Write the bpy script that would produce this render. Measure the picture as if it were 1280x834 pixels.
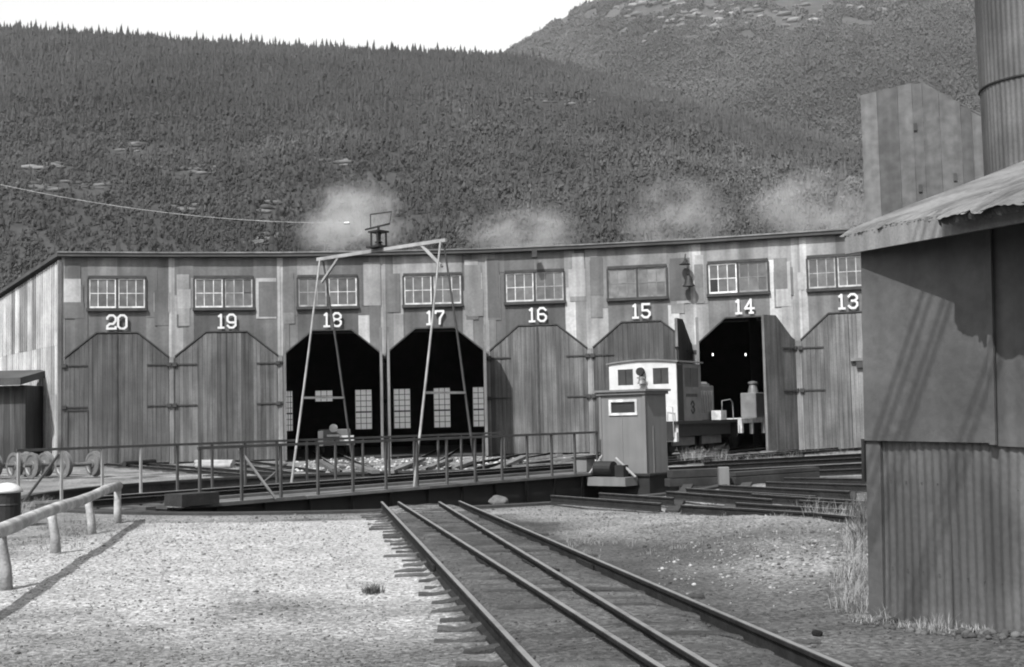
import bpy, bmesh, math, random
import numpy as np
from mathutils import Vector, Matrix, noise
R = math.radians
for o in list(bpy.data.objects): bpy.data.objects.remove(o)
scn = bpy.context.scene
COL = scn.collection

# ------------------------------------------------------------ camera
F = 1550.0                       # focal length in photo pixels (1280 wide)
PITCH = math.atan(104.9/F); ROLL = 0.0228; EYE = 1.45
CAM = Vector((0, 0, EYE))
_f = Vector((0, math.cos(PITCH), math.sin(PITCH)))
_r0 = Vector((1, 0, 0)); _u0 = _r0.cross(_f)
_r = _r0*math.cos(ROLL) - _u0*math.sin(ROLL)
_u = _u0*math.cos(ROLL) + _r0*math.sin(ROLL)
cd = bpy.data.cameras.new('camera'); cam = bpy.data.objects.new('camera', cd); COL.objects.link(cam)
cam.matrix_world = Matrix(((_r.x, _u.x, -_f.x, 0), (_r.y, _u.y, -_f.y, 0), (_r.z, _u.z, -_f.z, EYE), (0, 0, 0, 1)))
cd.sensor_width = 36; cd.lens = F/1280*36; cd.clip_start = 0.1; cd.clip_end = 9000
scn.camera = cam
def ray(px, py): return _f + _r*((px-640)/F) + _u*((417-py)/F)
def at(px, py, Y):
    d = ray(px, py); return CAM + d*(Y/d.y)
def gr(px, py, z=0.0):
    d = ray(px, py); return CAM + d*((z-EYE)/d.z)
def proj(p):
    d = Vector(p)-CAM; k = d.dot(_f); return 640+F*d.dot(_r)/k, 417-F*d.dot(_u)/k

# ------------------------------------------------------------ sky, sun, exposure
SUN_AZ, SUN_EL = R(29), R(50)    # light travels towards +y, turned 29 degrees to +x
w = bpy.data.worlds.new('World'); scn.world = w; w.use_nodes = True
nt = w.node_tree; nt.nodes.clear()
sky = nt.nodes.new('ShaderNodeTexSky'); sky.sky_type = 'NISHITA'; sky.sun_disc = False
sky.sun_elevation = SUN_EL; sky.sun_rotation = R(180)+SUN_AZ
sky.air_density = 1.6; sky.dust_density = 7.0
sep = nt.nodes.new('ShaderNodeSeparateColor'); bg = nt.nodes.new('ShaderNodeBackground')
out = nt.nodes.new('ShaderNodeOutputWorld')
nt.links.new(sky.outputs[0], sep.inputs[0]); 
tcw = nt.nodes.new('ShaderNodeTexCoord'); sx = nt.nodes.new('ShaderNodeSeparateXYZ'); nt.links.new(tcw.outputs['Generated'], sx.inputs[0])
mw = nt.nodes.new('ShaderNodeMapRange'); mw.inputs[1].default_value = .1; mw.inputs[2].default_value = .8; mw.inputs[3].default_value = 2.1; mw.inputs[4].default_value = .8
nt.links.new(sx.outputs[2], mw.inputs[0]); mm = nt.nodes.new('ShaderNodeMath'); mm.operation = 'MULTIPLY'      # milky, hazy lower sky
nt.links.new(sep.outputs[2], mm.inputs[0]); nt.links.new(mw.outputs[0], mm.inputs[1]); nt.links.new(mm.outputs[0], bg.inputs[0])
nt.links.new(bg.outputs[0], out.inputs[0]); bg.inputs[1].default_value = 0.11
sd = bpy.data.lights.new('sun', 'SUN'); so = bpy.data.objects.new('sun', sd); COL.objects.link(so)
sd.energy = 5.0; sd.angle = R(0.5)
tv = Vector((math.sin(SUN_AZ)*math.cos(SUN_EL), math.cos(SUN_AZ)*math.cos(SUN_EL), -math.sin(SUN_EL)))
so.rotation_euler = tv.to_track_quat('-Z', 'Y').to_euler(); so.location = (-20, -30, 60)
vs = scn.view_settings; vs.view_transform = 'Standard'; vs.look = 'None'; vs.exposure = 0.75; vs.gamma = 1
vs.use_curve_mapping = False
scn.render.engine = 'CYCLES'
scn.render.filter_size = 2.0; scn.cycles.filter_width = 2.0
ORD = ['first', 'second', 'third', 'fourth', 'fifth', 'sixth', 'seventh', 'eighth', 'ninth', 'tenth', 'eleventh', 'twelfth', 'thirteenth', 'fourteenth', 'fifteenth', 'sixteenth', 'seventeenth', 'eighteenth', 'nineteenth', 'twentieth']
ORD += ['twenty-'+q for q in ORD[:9]] + ['thirtieth'] + ['thirty-'+q for q in ORD[:9]] + ['fortieth'] + ['forty-'+q for q in ORD[:9]]

# ------------------------------------------------------------ materials (the photograph is black and white)
def mat(name, v, rough=.85, var=.2, scale=3.0, sz=None, fine=0.0, fscale=60, tone=False, bump=0.0, bscale=40,
        metal=0.0, dirt=0.0, dscale=.8, streak=0.0, ss=5.0, spec=.3):
    v = v*.58
    m = bpy.data.materials.new(name); m.use_nodes = True; n = m.node_tree; N = n.nodes; L = n.links
    b = N['Principled BSDF']; b.inputs['Roughness'].default_value = rough; b.inputs['Metallic'].default_value = metal
    b.inputs['Specular IOR Level'].default_value = spec
    g = N.new('ShaderNodeNewGeometry')
    def noi(sc, s3, lo, hi, fl=0.3, fh=.7, det=5, off=0):
        mp = N.new('ShaderNodeMapping'); mp.inputs['Scale'].default_value = s3; mp.inputs['Location'].default_value = (off, off*.7, off*.3)
        L.new(g.outputs['Position'], mp.inputs['Vector'])
        t = N.new('ShaderNodeTexNoise'); t.inputs['Scale'].default_value = sc; t.inputs['Detail'].default_value = det
        L.new(mp.outputs[0], t.inputs['Vector'])
        r = N.new('ShaderNodeMapRange'); r.inputs[1].default_value = fl; r.inputs[2].default_value = fh
        r.inputs[3].default_value = lo; r.inputs[4].default_value = hi
        L.new(t.outputs[0], r.inputs[0]); return r.outputs[0], t.outputs[0]
    def mul(a, c):
        k = N.new('ShaderNodeMath'); k.operation = 'MULTIPLY'
        for i, s in enumerate((a, c)):
            if isinstance(s, (int, float)): k.inputs[i].default_value = s
            else: L.new(s, k.inputs[i])
        return k.outputs[0]
    val, _ = noi(scale, (1, 1, 1 if sz is None else sz), v*(1-var), v*(1+var))
    if streak: val = mul(val, noi(ss, (1, 1, .06), 1-streak, 1+streak, off=7)[0])
    if fine: val = mul(val, noi(fscale, (1, 1, 1), 1-fine, 1+fine, off=3)[0])
    if dirt: val = mul(val, noi(dscale, (1, 1, 1), 1-dirt, 1.0, .42, .58, off=13)[0])
    if tone:
        a = N.new('ShaderNodeAttribute'); a.attribute_name = 'tone'; val = mul(val, a.outputs['Fac'])
    cc = N.new('ShaderNodeCombineColor')
    for i in range(3): L.new(val, cc.inputs[i])
    L.new(cc.outputs[0], b.inputs['Base Color'])
    if bump:
        _, t = noi(bscale, (1, 1, 1), 0, 1); bp = N.new('ShaderNodeBump'); bp.inputs['Strength'].default_value = bump
        bp.inputs['Distance'].default_value = .03; L.new(t, bp.inputs['Height']); L.new(bp.outputs[0], b.inputs['Normal'])
    return m
M = {}
M['sheet'] = mat('weathered_sheet_metal', 0.205, .7, .14, 1.2, tone=True, streak=.34, ss=3.0, fine=.12, fscale=10, dirt=.3, spec=.4, dscale=.5)
M['planks'] = mat('painted_planks', 0.118, .85, .12, 1.5, tone=True, streak=.42, ss=8, fine=.15, fscale=20, dirt=.25, dscale=.7)
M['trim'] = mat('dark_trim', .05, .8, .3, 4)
M['sash'] = mat('pale_sash_paint', 0.7, .7, .25, 6, tone=True, dirt=.3, dscale=3)
M['number'] = mat('number_paint', 0.72, .6, .08, 6)
M['pane'] = mat('dusty_window_glass', 0.1, .35, .3, 4, tone=True, spec=.5)
M['endwall'] = mat('bright_corrugated_iron', 0.55, .6, .15, 1.0, tone=True, streak=.3, ss=2.5, fine=.1, fscale=9, dirt=.2)
M['roof'] = mat('tarred_roof', .07, .9, .3, 1.0, fine=.2, fscale=20)
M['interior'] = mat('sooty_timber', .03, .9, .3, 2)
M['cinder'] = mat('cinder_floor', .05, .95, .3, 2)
M['steel'] = mat('worn_steel', 0.19, .5, .2, 5, metal=.3, streak=.0, fine=.15)
M['rail'] = mat('rusty_rail', .03, .95, .25, 6, fine=.3, fscale=40, spec=.05)
M['railhead'] = mat('polished_rail_head', 0.24, .45, .15, 4, metal=.1, fine=.1, fscale=30)
M['girder'] = mat('black_girder', .025, .6, .3, 3)
M['deck'] = mat('grey_deck_planks', 0.2, .85, .25, 3, tone=True, fine=.2)
M['pipe'] = mat('grey_pipe', 0.07, .6, .25, 4)
M['palepipe'] = mat('pale_wooden_strut', 0.33, .7, .3, 3, fine=.1)
M['tie'] = mat('weathered_tie', 0.085, .9, .3, 4, tone=True, fine=.3, fscale=45, bump=.5, bscale=60)
M['white'] = mat('white_paint', 0.66, .55, .08, 3, dirt=.12, dscale=2.5)
M['logpaint'] = mat('old_white_timber_paint', 0.5, .75, .15, 5, streak=.15, fine=.15, fscale=30, dirt=.3, dscale=3, bump=.3)
M['hut'] = mat('grey_hut_boards', 0.18, .8, .08, 2, streak=.1, ss=7, fine=.06)
M['loco'] = mat('locomotive_grey_paint', 0.2, .5, .15, 3, fine=.1, dirt=.2, dscale=2)
M['dark'] = mat('dark_iron', 0.018, .6, .3, 5)
M['corr'] = mat('dull_corrugated_iron', 0.105, .6, .14, 1.3, streak=.35, ss=6, fine=.18, fscale=30, dirt=.4, dscale=1.1, spec=.45)
M['panel'] = mat('tar_paper_panel', 0.1, .8, .14, 1.2, fine=.12, fscale=16, dirt=.2, dscale=1.6, streak=.14, ss=4, bump=.35, bscale=7)
M['fascia'] = mat('weathered_fascia_board', 0.24, .85, .15, 2, streak=.2, ss=14, fine=.15)
M['roofsheet'] = mat('old_iron_roof_sheet', 0.2, .55, .2, 2, fine=.2, fscale=18, dirt=.4, dscale=2)
M['tower'] = mat('weathered_tower_boards', 0.1, .8, .12, 1, tone=True, streak=.25, ss=3.5, fine=.25, fscale=5)
M['conc'] = mat('old_timber_crib', 0.045, .9, .3, 1.4, fine=.2, fscale=12, dirt=.3)
M['rock'] = mat('rock', .12, .9, .25, 8, bump=.5, bscale=14)
M['rubble'] = mat('rubble', .5, .9, .2, 5, tone=True)
M['weed'] = mat('dry_weed', 0.3, .8, .25, 9, tone=True)
M['brush'] = mat('green_weed', .09, .8, .3, 9, tone=True)
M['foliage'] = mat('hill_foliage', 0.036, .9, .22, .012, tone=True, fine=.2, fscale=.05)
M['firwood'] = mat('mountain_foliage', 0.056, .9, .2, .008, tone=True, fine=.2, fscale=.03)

# ------------------------------------------------------------ mesh builder
class MB:
    def __init__(s, M4=None): s.v = []; s.f = []; s.t = []; s.mi = []; s.M = M4 or Matrix()
    def add(s, vs, fs, tone=1.0, mi=0):
        k = len(s.v); s.v += [s.M @ Vector(p) for p in vs]
        for f in fs: s.f.append([k+i for i in f]); s.t.append(tone); s.mi.append(mi)
    def box(s, x0, x1, y0, y1, z0, z1, tone=1.0, mi=0):
        s.add([(x, y, z) for z in (z0, z1) for (x, y) in ((x0, y0), (x1, y0), (x1, y1), (x0, y1))],
              [(3, 2, 1, 0), (4, 5, 6, 7), (0, 1, 5, 4), (1, 2, 6, 5), (2, 3, 7, 6), (3, 0, 4, 7)], tone, mi)
    def beam(s, a, b, w, h, tone=1.0, up=(0, 0, 1), mi=0):
        a = Vector(a); b = Vector(b); d = (b-a).normalized(); up = Vector(up)
        if abs(d.dot(up)) > .98: up = Vector((0, 1, 0))
        x = d.cross(up).normalized(); z = x.cross(d)
        c = [(-w/2, -h/2), (w/2, -h/2), (w/2, h/2), (-w/2, h/2)]
        s.add([p + x*i + z*j for p in (a, b) for i, j in c], [(3, 2, 1, 0), (4, 5, 6, 7), (0, 1, 5, 4), (1, 2, 6, 5), (2, 3, 7, 6), (3, 0, 4, 7)], tone, mi)
    def tube(s, a, b, r, n=8, r2=None, tone=1.0, mi=0): s.path([a, b], [r, r if r2 is None else r2], n, tone, mi)
    def path(s, pts, r, n=8, tone=1.0, mi=0):
        pts = [Vector(p) for p in pts]; rr = r if isinstance(r, (list, tuple)) else [r]*len(pts); vs = []
        up = Vector((0, 0, 1))
        for i, p in enumerate(pts):
            d = (pts[min(i+1, len(pts)-1)]-pts[max(i-1, 0)]).normalized()
            q = up if abs(d.dot(up)) < .95 else Vector((1, .2, 0)).normalized()
            x = d.cross(q).normalized(); z = x.cross(d)
            vs += [p + (x*math.cos(a)+z*math.sin(a))*rr[i] for a in [2*math.pi*k/n for k in range(n)]]
        fs = [(i*n+k, i*n+(k+1) % n, (i+1)*n+(k+1) % n, (i+1)*n+k) for i in range(len(pts)-1) for k in range(n)]
        fs += [tuple(range(n))[::-1], tuple(range((len(pts)-1)*n, len(pts)*n))]
        s.add(vs, fs, tone, mi)
    def prism(s, poly, y0, y1, tone=1.0, mi=0):      # poly in (x,z), ccw seen from -y
        n = len(poly)
        s.add([(x, y0, z) for x, z in poly]+[(x, y1, z) for x, z in poly],
              [tuple(range(n)), tuple(range(n, 2*n))[::-1]]+[(i, i+n, (i+1) % n+n, (i+1) % n) for i in range(n)], tone, mi)
    def lathe(s, prof, c=(0, 0, 0), axis='z', n=20, tone=1.0, mi=0):   # prof (r, h)
        vs = []
        for r, h in prof:
            for k in range(n):
                a = 2*math.pi*k/n; p = (r*math.cos(a), r*math.sin(a), h)
                if axis == 'y': p = (p[0], p[2], p[1])
                if axis == 'x': p = (p[2], p[0], p[1])
                vs.append((p[0]+c[0], p[1]+c[1], p[2]+c[2]))
        m = len(prof)
        fs = [(i*n+k, i*n+(k+1) % n, (i+1)*n+(k+1) % n, (i+1)*n+k) for i in range(m-1) for k in range(n)]
        fs += [tuple(range(n))[::-1], tuple(range((m-1)*n, m*n))]
        s.add(vs, fs, tone, mi)
    def build(s, name, m, parent=None, smooth=False, bevel=0, base=True):
        """verts are world coordinates; recentre on the base of the piece and place under the parent"""
        P = Matrix() if parent is None else wm(parent)
        Pi = P.inverted(); vs = [Pi @ v for v in s.v]
        mn = [min(v[i] for v in vs) for i in range(3)]; mx = [max(v[i] for v in vs) for i in range(3)]
        c = Vector(((mn[0]+mx[0])/2, (mn[1]+mx[1])/2, mn[2])) if base else Vector((0, 0, 0))
        me = bpy.data.meshes.new(name); me.from_pydata([v-c for v in vs], [], s.f)
        mm = m if isinstance(m, list) else [m]
        for q in mm: me.materials.append(q)
        if len(mm) > 1: me.polygons.foreach_set('material_index', s.mi)
        a = me.attributes.new('tone', 'FLOAT', 'FACE'); a.data.foreach_set('value', s.t)
        bm = bmesh.new(); bm.from_mesh(me); bmesh.ops.recalc_face_normals(bm, faces=bm.faces)
        if bevel: bmesh.ops.bevel(bm, geom=bm.edges[:], offset=bevel, segments=1, affect='EDGES', clamp_overlap=True)
        bm.to_mesh(me); bm.free()
        if smooth:
            for p in me.polygons: p.use_smooth = True
        o = bpy.data.objects.new(name, me); COL.objects.link(o); o.location = c
        if parent is not None: o.parent = parent
        return o
def wm(o): return o.matrix_basis.copy() if o.parent is None else wm(o.parent) @ o.matrix_basis
def tag(o, label=None, cat=None, group=None, kind=None):
    if label: o['label'] = label
    if cat: o['category'] = cat
    if group: o['group'] = group
    if kind: o['kind'] = kind
    return o
def thing(name, label, cat, loc=(0, 0, 0), rz=0, group=None):
    o = bpy.data.objects.new(name, None); COL.objects.link(o); o.location = loc; o.rotation_euler = (0, 0, rz)
    o.empty_display_size = .3
    return tag(o, label, cat, group)
def frame(loc, rz=0): return Matrix.Translation(Vector(loc)) @ Matrix.Rotation(rz, 4, 'Z')
def dup(o, loc=None, rz=None, parent=None):
    c = o.copy(); COL.objects.link(c)
    if loc is not None: c.location = loc
    if rz is not None: c.rotation_euler = (0, 0, rz)
    if parent is not None: c.parent = parent
    for ch in [x for x in bpy.data.objects if x.parent == o]: dup(ch, parent=c)
    return c
def mesh_np(name, V, Fc, m, tone=None, dom='FACE'):
    me = bpy.data.meshes.new(name); V = np.asarray(V, np.float32); Fc = np.asarray(Fc, np.int32); k = Fc.shape[1]
    me.vertices.add(len(V)); me.vertices.foreach_set('co', V.ravel())
    me.loops.add(Fc.size); me.loops.foreach_set('vertex_index', Fc.ravel())
    me.polygons.add(len(Fc)); me.polygons.foreach_set('loop_start', np.arange(0, Fc.size, k, dtype=np.int32))
    me.polygons.foreach_set('loop_total', np.full(len(Fc), k, np.int32))
    me.materials.append(m); me.update(calc_edges=True)
    if tone is not None:
        a = me.attributes.new('tone', 'FLOAT', dom); a.data.foreach_set('value', np.asarray(tone, np.float32))
    o = bpy.data.objects.new(name, me); COL.objects.link(o); return o
rnd = random.Random(7); rng = np.random.default_rng(5)

# ------------------------------------------------------------ layout
BC = Vector((-2.9, 27.2, 0)); BANG = math.atan2(.762, .647); PR = 7.4        # turntable centre, bridge angle, pit radius
BM4 = frame(BC, BANG)
def b2w(x, y, z=0): return BM4 @ Vector((x, y, z))
pxs = [77, 215, 351, 480, 609, 738, 869, 998, 1128]
Zs = [46.2, 47.05, 47.7, 48.0, 47.95, 47.4, 46.6, 45.45, 44.35]
FP = [at(px, 450, Z) for px, Z in zip(pxs, Zs)]
for p in FP: p.z = 0
DEPTH = 20.0
BP = [p + (p-BC).normalized()*DEPTH for p in FP]
# foreground rails (rail head height)
RH = .15
def trk(a, b):
    a = gr(*a, RH); b = gr(*b, RH); return a, b
RA = trk((477, 627), (672, 834)); RB = trk((498, 627), (828, 834)); RC = trk((549, 627), (893, 834)); RD = trk((574, 626), (1062, 834))

# ------------------------------------------------------------ ground with the pit cut out
def lerp(a, b, t): return a+(b-a)*t
def sstep(a, b, x):
    t = max(0, min(1, (x-a)/(b-a))); return t*t*(3-2*t)
def xline(seg, y):
    a, b = seg; return a.x + (b.x-a.x)*(y-a.y)/(b.y-a.y)
def fbm(x, y, s, o=4): return noise.fractal(Vector((x*s, y*s, 3.1)), 1.0, 2.0, o)
SH0 = gr(1102, 772); SH0.z = 0
SHD = Vector((.53, -.85, 0)).normalized()
def ground_z(x, y):
    r = math.hypot(x-BC.x, y-BC.y)
    if r > 60: return 0
    k = sstep(PR+.1, PR+.8, r)*(1-sstep(40, 60, r))
    z = fbm(x, y, .9, 5)*.03*k
    xa = xline(RA, y); xd = xline(RD, y)
    if y < 21:
        z += .03*sstep(0, .5, x-xd)*0
        bed = sstep(xa-.05, xa+.08, x)*sstep(xd+.05, xd-.08, x); z = z*(1-.5*bed) + .078*bed
        ts = sstep(xa-1.0, xa-.75, x)*sstep(xa+.05, xa-.05, x); z = z*(1-.75*ts)
        # rough bank right of the tracks
        b = sstep(xd+.9, xd+2.2, x)*sstep(8.6, 10.5, y)*(1-sstep(16, 18.5, y))
        z += b*(.10+.05*fbm(x, y, 1.7, 4))
        q = sstep(.9, .1, abs((Vector((x, y, 0))-SH0).dot(Vector((-SHD.y, SHD.x, 0)))))*sstep(8.4, 7.2, y)*(x > 1.6)
        z += q*.06
    return z
def ground_tone(x, y):
    """kind of ground: 1 pale gravel, 0 dark cinders"""
    n = fbm(x, y, .8, 5); n2 = fbm(x, y, .25, 3)
    xa = xline(RA, y); xd = xline(RD, y)
    r = math.hypot(x-BC.x, y-BC.y)
    t = .34+.12*n
    if y < 20.5:
        g = sstep(xa-.0, xa-.16, x + .08*n) * sstep(-6.3, -5.2, x+.3*n)          # left gravel pad
        g *= .08+.92*sstep(7.9, 11.2, y+2.2*n+1.5*n2)
        t = lerp(t, .98+.1*n, g)
        if x < xa-.3 and g < .5: t += .14*max(0, n)*2*(1-g)
        if xa-.05 < x < xd+.4:
            t = .1+.12*n+.08*n2
        if x > xd+.3 and y > 2:
            px, py = proj((x, y, 0)); t = .1+.12*n+.06*n2
            g2 = sstep(688, 662, py+16*n)*sstep(xd+.35, xd+1.0, x+.4*n)
            g2 = max(g2, math.exp(-((px-1000)/105)**2-((py-712)/30)**2)*1.0, sstep(1040, 1075, px)*sstep(775, 750, py))
            t = lerp(t, .5+.3*n, min(1, g2))
    if y >= 20.5 or r < PR+1.5:
        t = .42+.35*n
    if y > 34: t = .42+.45*n+.25*fbm(x, y, 2.5, 3)
    return max(.02, min(1.15, t))
rr = [PR]
while rr[-1] < 21: rr.append(rr[-1]+.14)
while rr[-1] < 60: rr.append(rr[-1]*1.05)
while rr[-1] < 6500: rr.append(rr[-1]*1.6)
NA = 720; V = []; T = []
for r in rr:
    for k in range(NA):
        a = 2*math.pi*k/NA; x = BC.x+r*math.cos(a); y = BC.y+r*math.sin(a)
        V.append((x, y, ground_z(x, y))); T.append(ground_tone(x, y))
i = np.arange(len(rr)-1)[:, None]*NA; k = np.arange(NA)[None, :]; k2 = (k+1) % NA
Fc = np.stack([i+k, i+k2, i+NA+k2, i+NA+k], -1).reshape(-1, 4)[:, ::-1]
gm = mat('yard_ground', 0.56, .95, .12, 1.5, fine=.35, fscale=22, tone=False, bump=.9, bscale=30)
n = gm.node_tree; N = n.nodes; L = n.links
at_ = N.new('ShaderNodeAttribute'); at_.attribute_name = 'tone'
mr = N.new('ShaderNodeMapRange'); mr.inputs[1].default_value = 0; mr.inputs[2].default_value = 1; mr.inputs[3].default_value = .035; mr.inputs[4].default_value = .385
L.new(at_.outputs['Fac'], mr.inputs[0])
cc = [q for q in N if q.type == 'COMBINE_COLOR'][0]; src = cc.inputs[0].links[0].from_socket
ml = N.new('ShaderNodeMath'); ml.operation = 'MULTIPLY'; L.new(src, ml.inputs[0]); L.new(mr.outputs[0], ml.inputs[1])
m2 = N.new('ShaderNodeMath'); m2.operation = 'MULTIPLY'; m2.inputs[1].default_value = 2.0; L.new(ml.outputs[0], m2.inputs[0])
# speckle of individual stones
g = [q for q in N if q.type == 'NEW_GEOMETRY'][0]
vo = N.new('ShaderNodeTexVoronoi'); vo.inputs['Scale'].default_value = 38; L.new(g.outputs['Position'], vo.inputs['Vector'])
sc_ = N.new('ShaderNodeSeparateColor'); L.new(vo.outputs['Color'], sc_.inputs[0])
m3 = N.new('ShaderNodeMapRange'); m3.inputs[3].default_value = .45; m3.inputs[4].default_value = 1.4; L.new(sc_.outputs[0], m3.inputs[0])
m4 = N.new('ShaderNodeMath'); m4.operation = 'MULTIPLY'; L.new(m2.outputs[0], m4.inputs[0]); L.new(m3.outputs[0], m4.inputs[1])
for q in range(3): L.new(m4.outputs[0], cc.inputs[q])
g_o = mesh_np('ground', V, Fc, gm, T, 'POINT'); tag(g_o, kind='structure')
for p in g_o.data.polygons: p.use_smooth = True

# pit
mb = MB(); nseg = 72
def ring(mb, r0, r1, z0, z1, c=BC, n=nseg, tone=1.0, a0=0, a1=2*math.pi):
    vs = []
    for k in range(n+1):
        a = a0+(a1-a0)*k/n
        for r, z in ((r0, z0), (r1, z0), (r1, z1), (r0, z1)): vs.append((c.x+r*math.cos(a), c.y+r*math.sin(a), z))
    fs = [(k*4+j, k*4+(j+1) % 4, k*4+4+(j+1) % 4, k*4+4+j) for k in range(n) for j in range(4)]
    mb.add(vs, fs, tone)
ring(mb, PR-.02, PR+.3, -1.1, -.02)
ring(mb, PR-.06, PR+.16, -.015, .045)
mb.build('pit_wall', M['conc']); tag(bpy.data.objects['pit_wall'], kind='structure')
mb = MB(); mb.add([(BC.x+PR*1.02*math.cos(a), BC.y+PR*1.02*math.sin(a), -1.05) for a in [2*math.pi*k/64 for k in range(64)]], [tuple(range(64))])
tag(mb.build('pit_floor', M['cinder']), kind='structure')
mb = MB(); ring(mb, PR-.62, PR-.56, -.75, -.62); tag(mb.build('pit_ring_rail', M['rail']), 'curved rail around the foot of the turntable pit', 'rail')

# ------------------------------------------------------------ rails
def rail_mesh(mb, a, b, h=RH, s=1.0):
    """flat-footed rail between two points on its head line"""
    a = Vector(a); b = Vector(b); d = (b-a).normalized(); x = Vector((d.y, -d.x, 0)).normalized()
    H = .13*s
    pr = [(-.045, -H), (.045, -H), (.04, -H+.012), (.007, -H+.025), (.007, -.032), (.022, -.025), (.024, -.004), (.018, 0), (-.018, 0), (-.024, -.004), (-.022, -.025), (-.007, -.032), (-.007, -H+.025), (-.04, -H+.012)]
    n = len(pr); vs = [p + x*i + Vector((0, 0, j)) for p in (a, b) for i, j in pr]
    k0 = len(mb.v)
    mb.add(vs, [tuple(range(n))[::-1], tuple(range(n, 2*n))], mi=0)
    k = k0
    for i in range(n):
        j = (i+1) % n; mb.f.append([k+i, k+j, k+n+j, k+n+i]); mb.t.append(1.0); mb.mi.append(1 if i == 7 else 0)
lab = ['outermost left rail of the four foreground rails', 'second foreground rail from the left, running to the turntable', 'third foreground rail from the left, running to the turntable', 'outermost right rail of the four foreground rails']
for seg, lb in zip((RA, RB, RC, RD), lab):
    a, b = seg; d = (b-a).normalized(); c = b + d*6
    a2 = a.copy()
    cuts = [a2 + (c-a2)*t for t in (0, .42, .72, 1)]
    root = thing('rail', lb, 'rail', (a.x, a.y, 0), 0, 'foreground track rails')
    for i in range(3):
        p, q = cuts[i], cuts[i+1]; mb = MB()
        rail_mesh(mb, p + d*.004, q - d*.004); mb.build('rail_length', [M['rail'], M['railhead']], root)
        if i:
            mb = MB(); s = Vector((d.y, -d.x, 0))
            for sg in (-1, 1): mb.beam(p-d*.3+s*sg*.028+Vector((0, 0, -.075)), p+d*.3+s*sg*.028+Vector((0, 0, -.075)), .022, .05)
            mb.build('joint_bar', M['rail'], root)
# guard: ties under the foreground tracks
mb0 = None; y = 20.0; ki = 0
while y > 3.6:
    xl = lerp(-.41, -1.98, (y-7.9)/9.3) + rnd.uniform(-.1, .1); xr = xline(RD, y)+.35+rnd.uniform(-.1, .15)
    z = rnd.uniform(.014, .024)
    mb = MB(frame((0, y, 0), rnd.uniform(-.012, .012)+.0)); wd = rnd.uniform(.045, .065)
    # worn plank-like tie: split into a few lengths of uneven height
    n_ = 9; vs = []; fs = []
    for i in range(n_+1):
        x = lerp(xl, xr, (i/n_)**1.3); h = z + .012*rnd.uniform(-1, 1) + .068*sstep(xline(RA, y)-.1, xline(RA, y)+.2, x)*(1-sstep(xline(RD, y)-.1, xline(RD, y)+.1, x)); q = wd + .012*rnd.uniform(-1, 1)
        vs += [(x, -q, -.12), (x, -q, h-.012), (x, -q*.8, h), (x, q*.8, h), (x, q, h-.012), (x, q, -.12)]
    for i in range(n_):
        for j in range(5): fs.append((i*6+j, i*6+j+1, i*6+6+j+1, i*6+6+j))
    fs += [(5, 4, 3, 2, 1, 0), tuple(n_*6+j for j in range(6))]
    mb.add(vs, fs, rnd.uniform(.5, 1.1))
    o = mb.build('railroad_tie', M['tie']); tag(o, ORD[ki]+' wooden tie from the pit edge under the four foreground rails', 'railroad tie', 'ties under the foreground rails'); ki += 1
    y -= .43 + rnd.uniform(-.04, .04)

# radial yard tracks from pit to the doors
mids = [(FP[i]+FP[i+1])/2 for i in range(8)]
nums = ['20', '19', '18', '17', '16', '15', '14', '13']
for i, m_ in enumerate(mids):
    d = (m_-BC).normalized(); s = Vector((d.y, -d.x, 0)); L_ = (m_-BC).length
    for sg in (-1, 1):
        a = BC + d*(PR+.02) + s*.457*sg; b = BC + d*(L_+(10 if i in (2, 3, 6) else -.3)) + s*.457*sg
        a.z = b.z = .11; mb = MB(); rail_mesh(mb, a, b)
        tag(mb.build('rail', [M['rail'], M['railhead']]), ('left' if sg < 0 else 'right')+' rail of the track running to the '+ORD[i]+' engine house door from the left', 'rail', 'rails leading to the engine house doors')
# ties of these tracks, sunk in cinders
for i, m_ in enumerate(mids):
    d = (m_-BC).normalized(); s = Vector((d.y, -d.x, 0)); L_ = (m_-BC).length; t = PR+2.4; kt = 0
    while t < L_-1:
        c = BC + d*t; mb = MB(frame((c.x, c.y, 0), math.atan2(s.y, s.x))); mb.box(-.85, .85, -.1, .1, -.1, .012+rnd.uniform(0, .02), rnd.uniform(.7, 1.2))
        tag(mb.build('railroad_tie', M['tie']), ORD[kt]+' tie from the pit on the track to the '+ORD[i]+' door from the left', 'railroad tie', 'ties between turntable and engine house'); t += 1.0; kt += 1

# stored / yard rails lying to the right of the pit
RL = [((852, 631), (1023, 641)), ((920, 628), (1060, 637)), ((999, 625), (1092, 631)), ((833, 614), (965, 624)), ((858, 610), (1020, 620)), ((899, 606), (1062, 614)),
      ((957, 602), (1092, 606)), ((689, 619), (826, 629)), ((749, 616), (842, 622)), ((1010, 640), (1092, 648)), ((980, 597), (1092, 598)), ((940, 617), (1092, 627)), ((836, 584), (1092, 571)), ((836, 591), (1092, 578)), ((900, 593), (1092, 585)), ((880, 577), (1092, 566))]
RLn = ['longest nearest', 'second nearest, overlapped', 'short, right hand', 'left hand middle', 'long middle', 'upper long', 'uppermost thin', 'leftmost beside the turntable bridge', 'short below the grey cabin', 'front right hand, beside the metal shed', 'hindmost, beside the metal shed', 'middle right hand', 'long slanting, behind the low timber walls', 'long slanting, just behind the low timber walls', 'shorter slanting, behind the farther low timber wall', 'farthest slanting, in front of door 13']
for (p, q), nm in zip(RL, RLn):
    a = gr(*p, .17); b = gr(*q, .17); mb = MB(); rail_mesh(mb, a, b, s=1.0)
    tag(mb.build('rail', [M['rail'], M['railhead']]), nm+' loose rail between turntable and metal shed', 'rail', 'loose rails lying right of the turntable')
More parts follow.
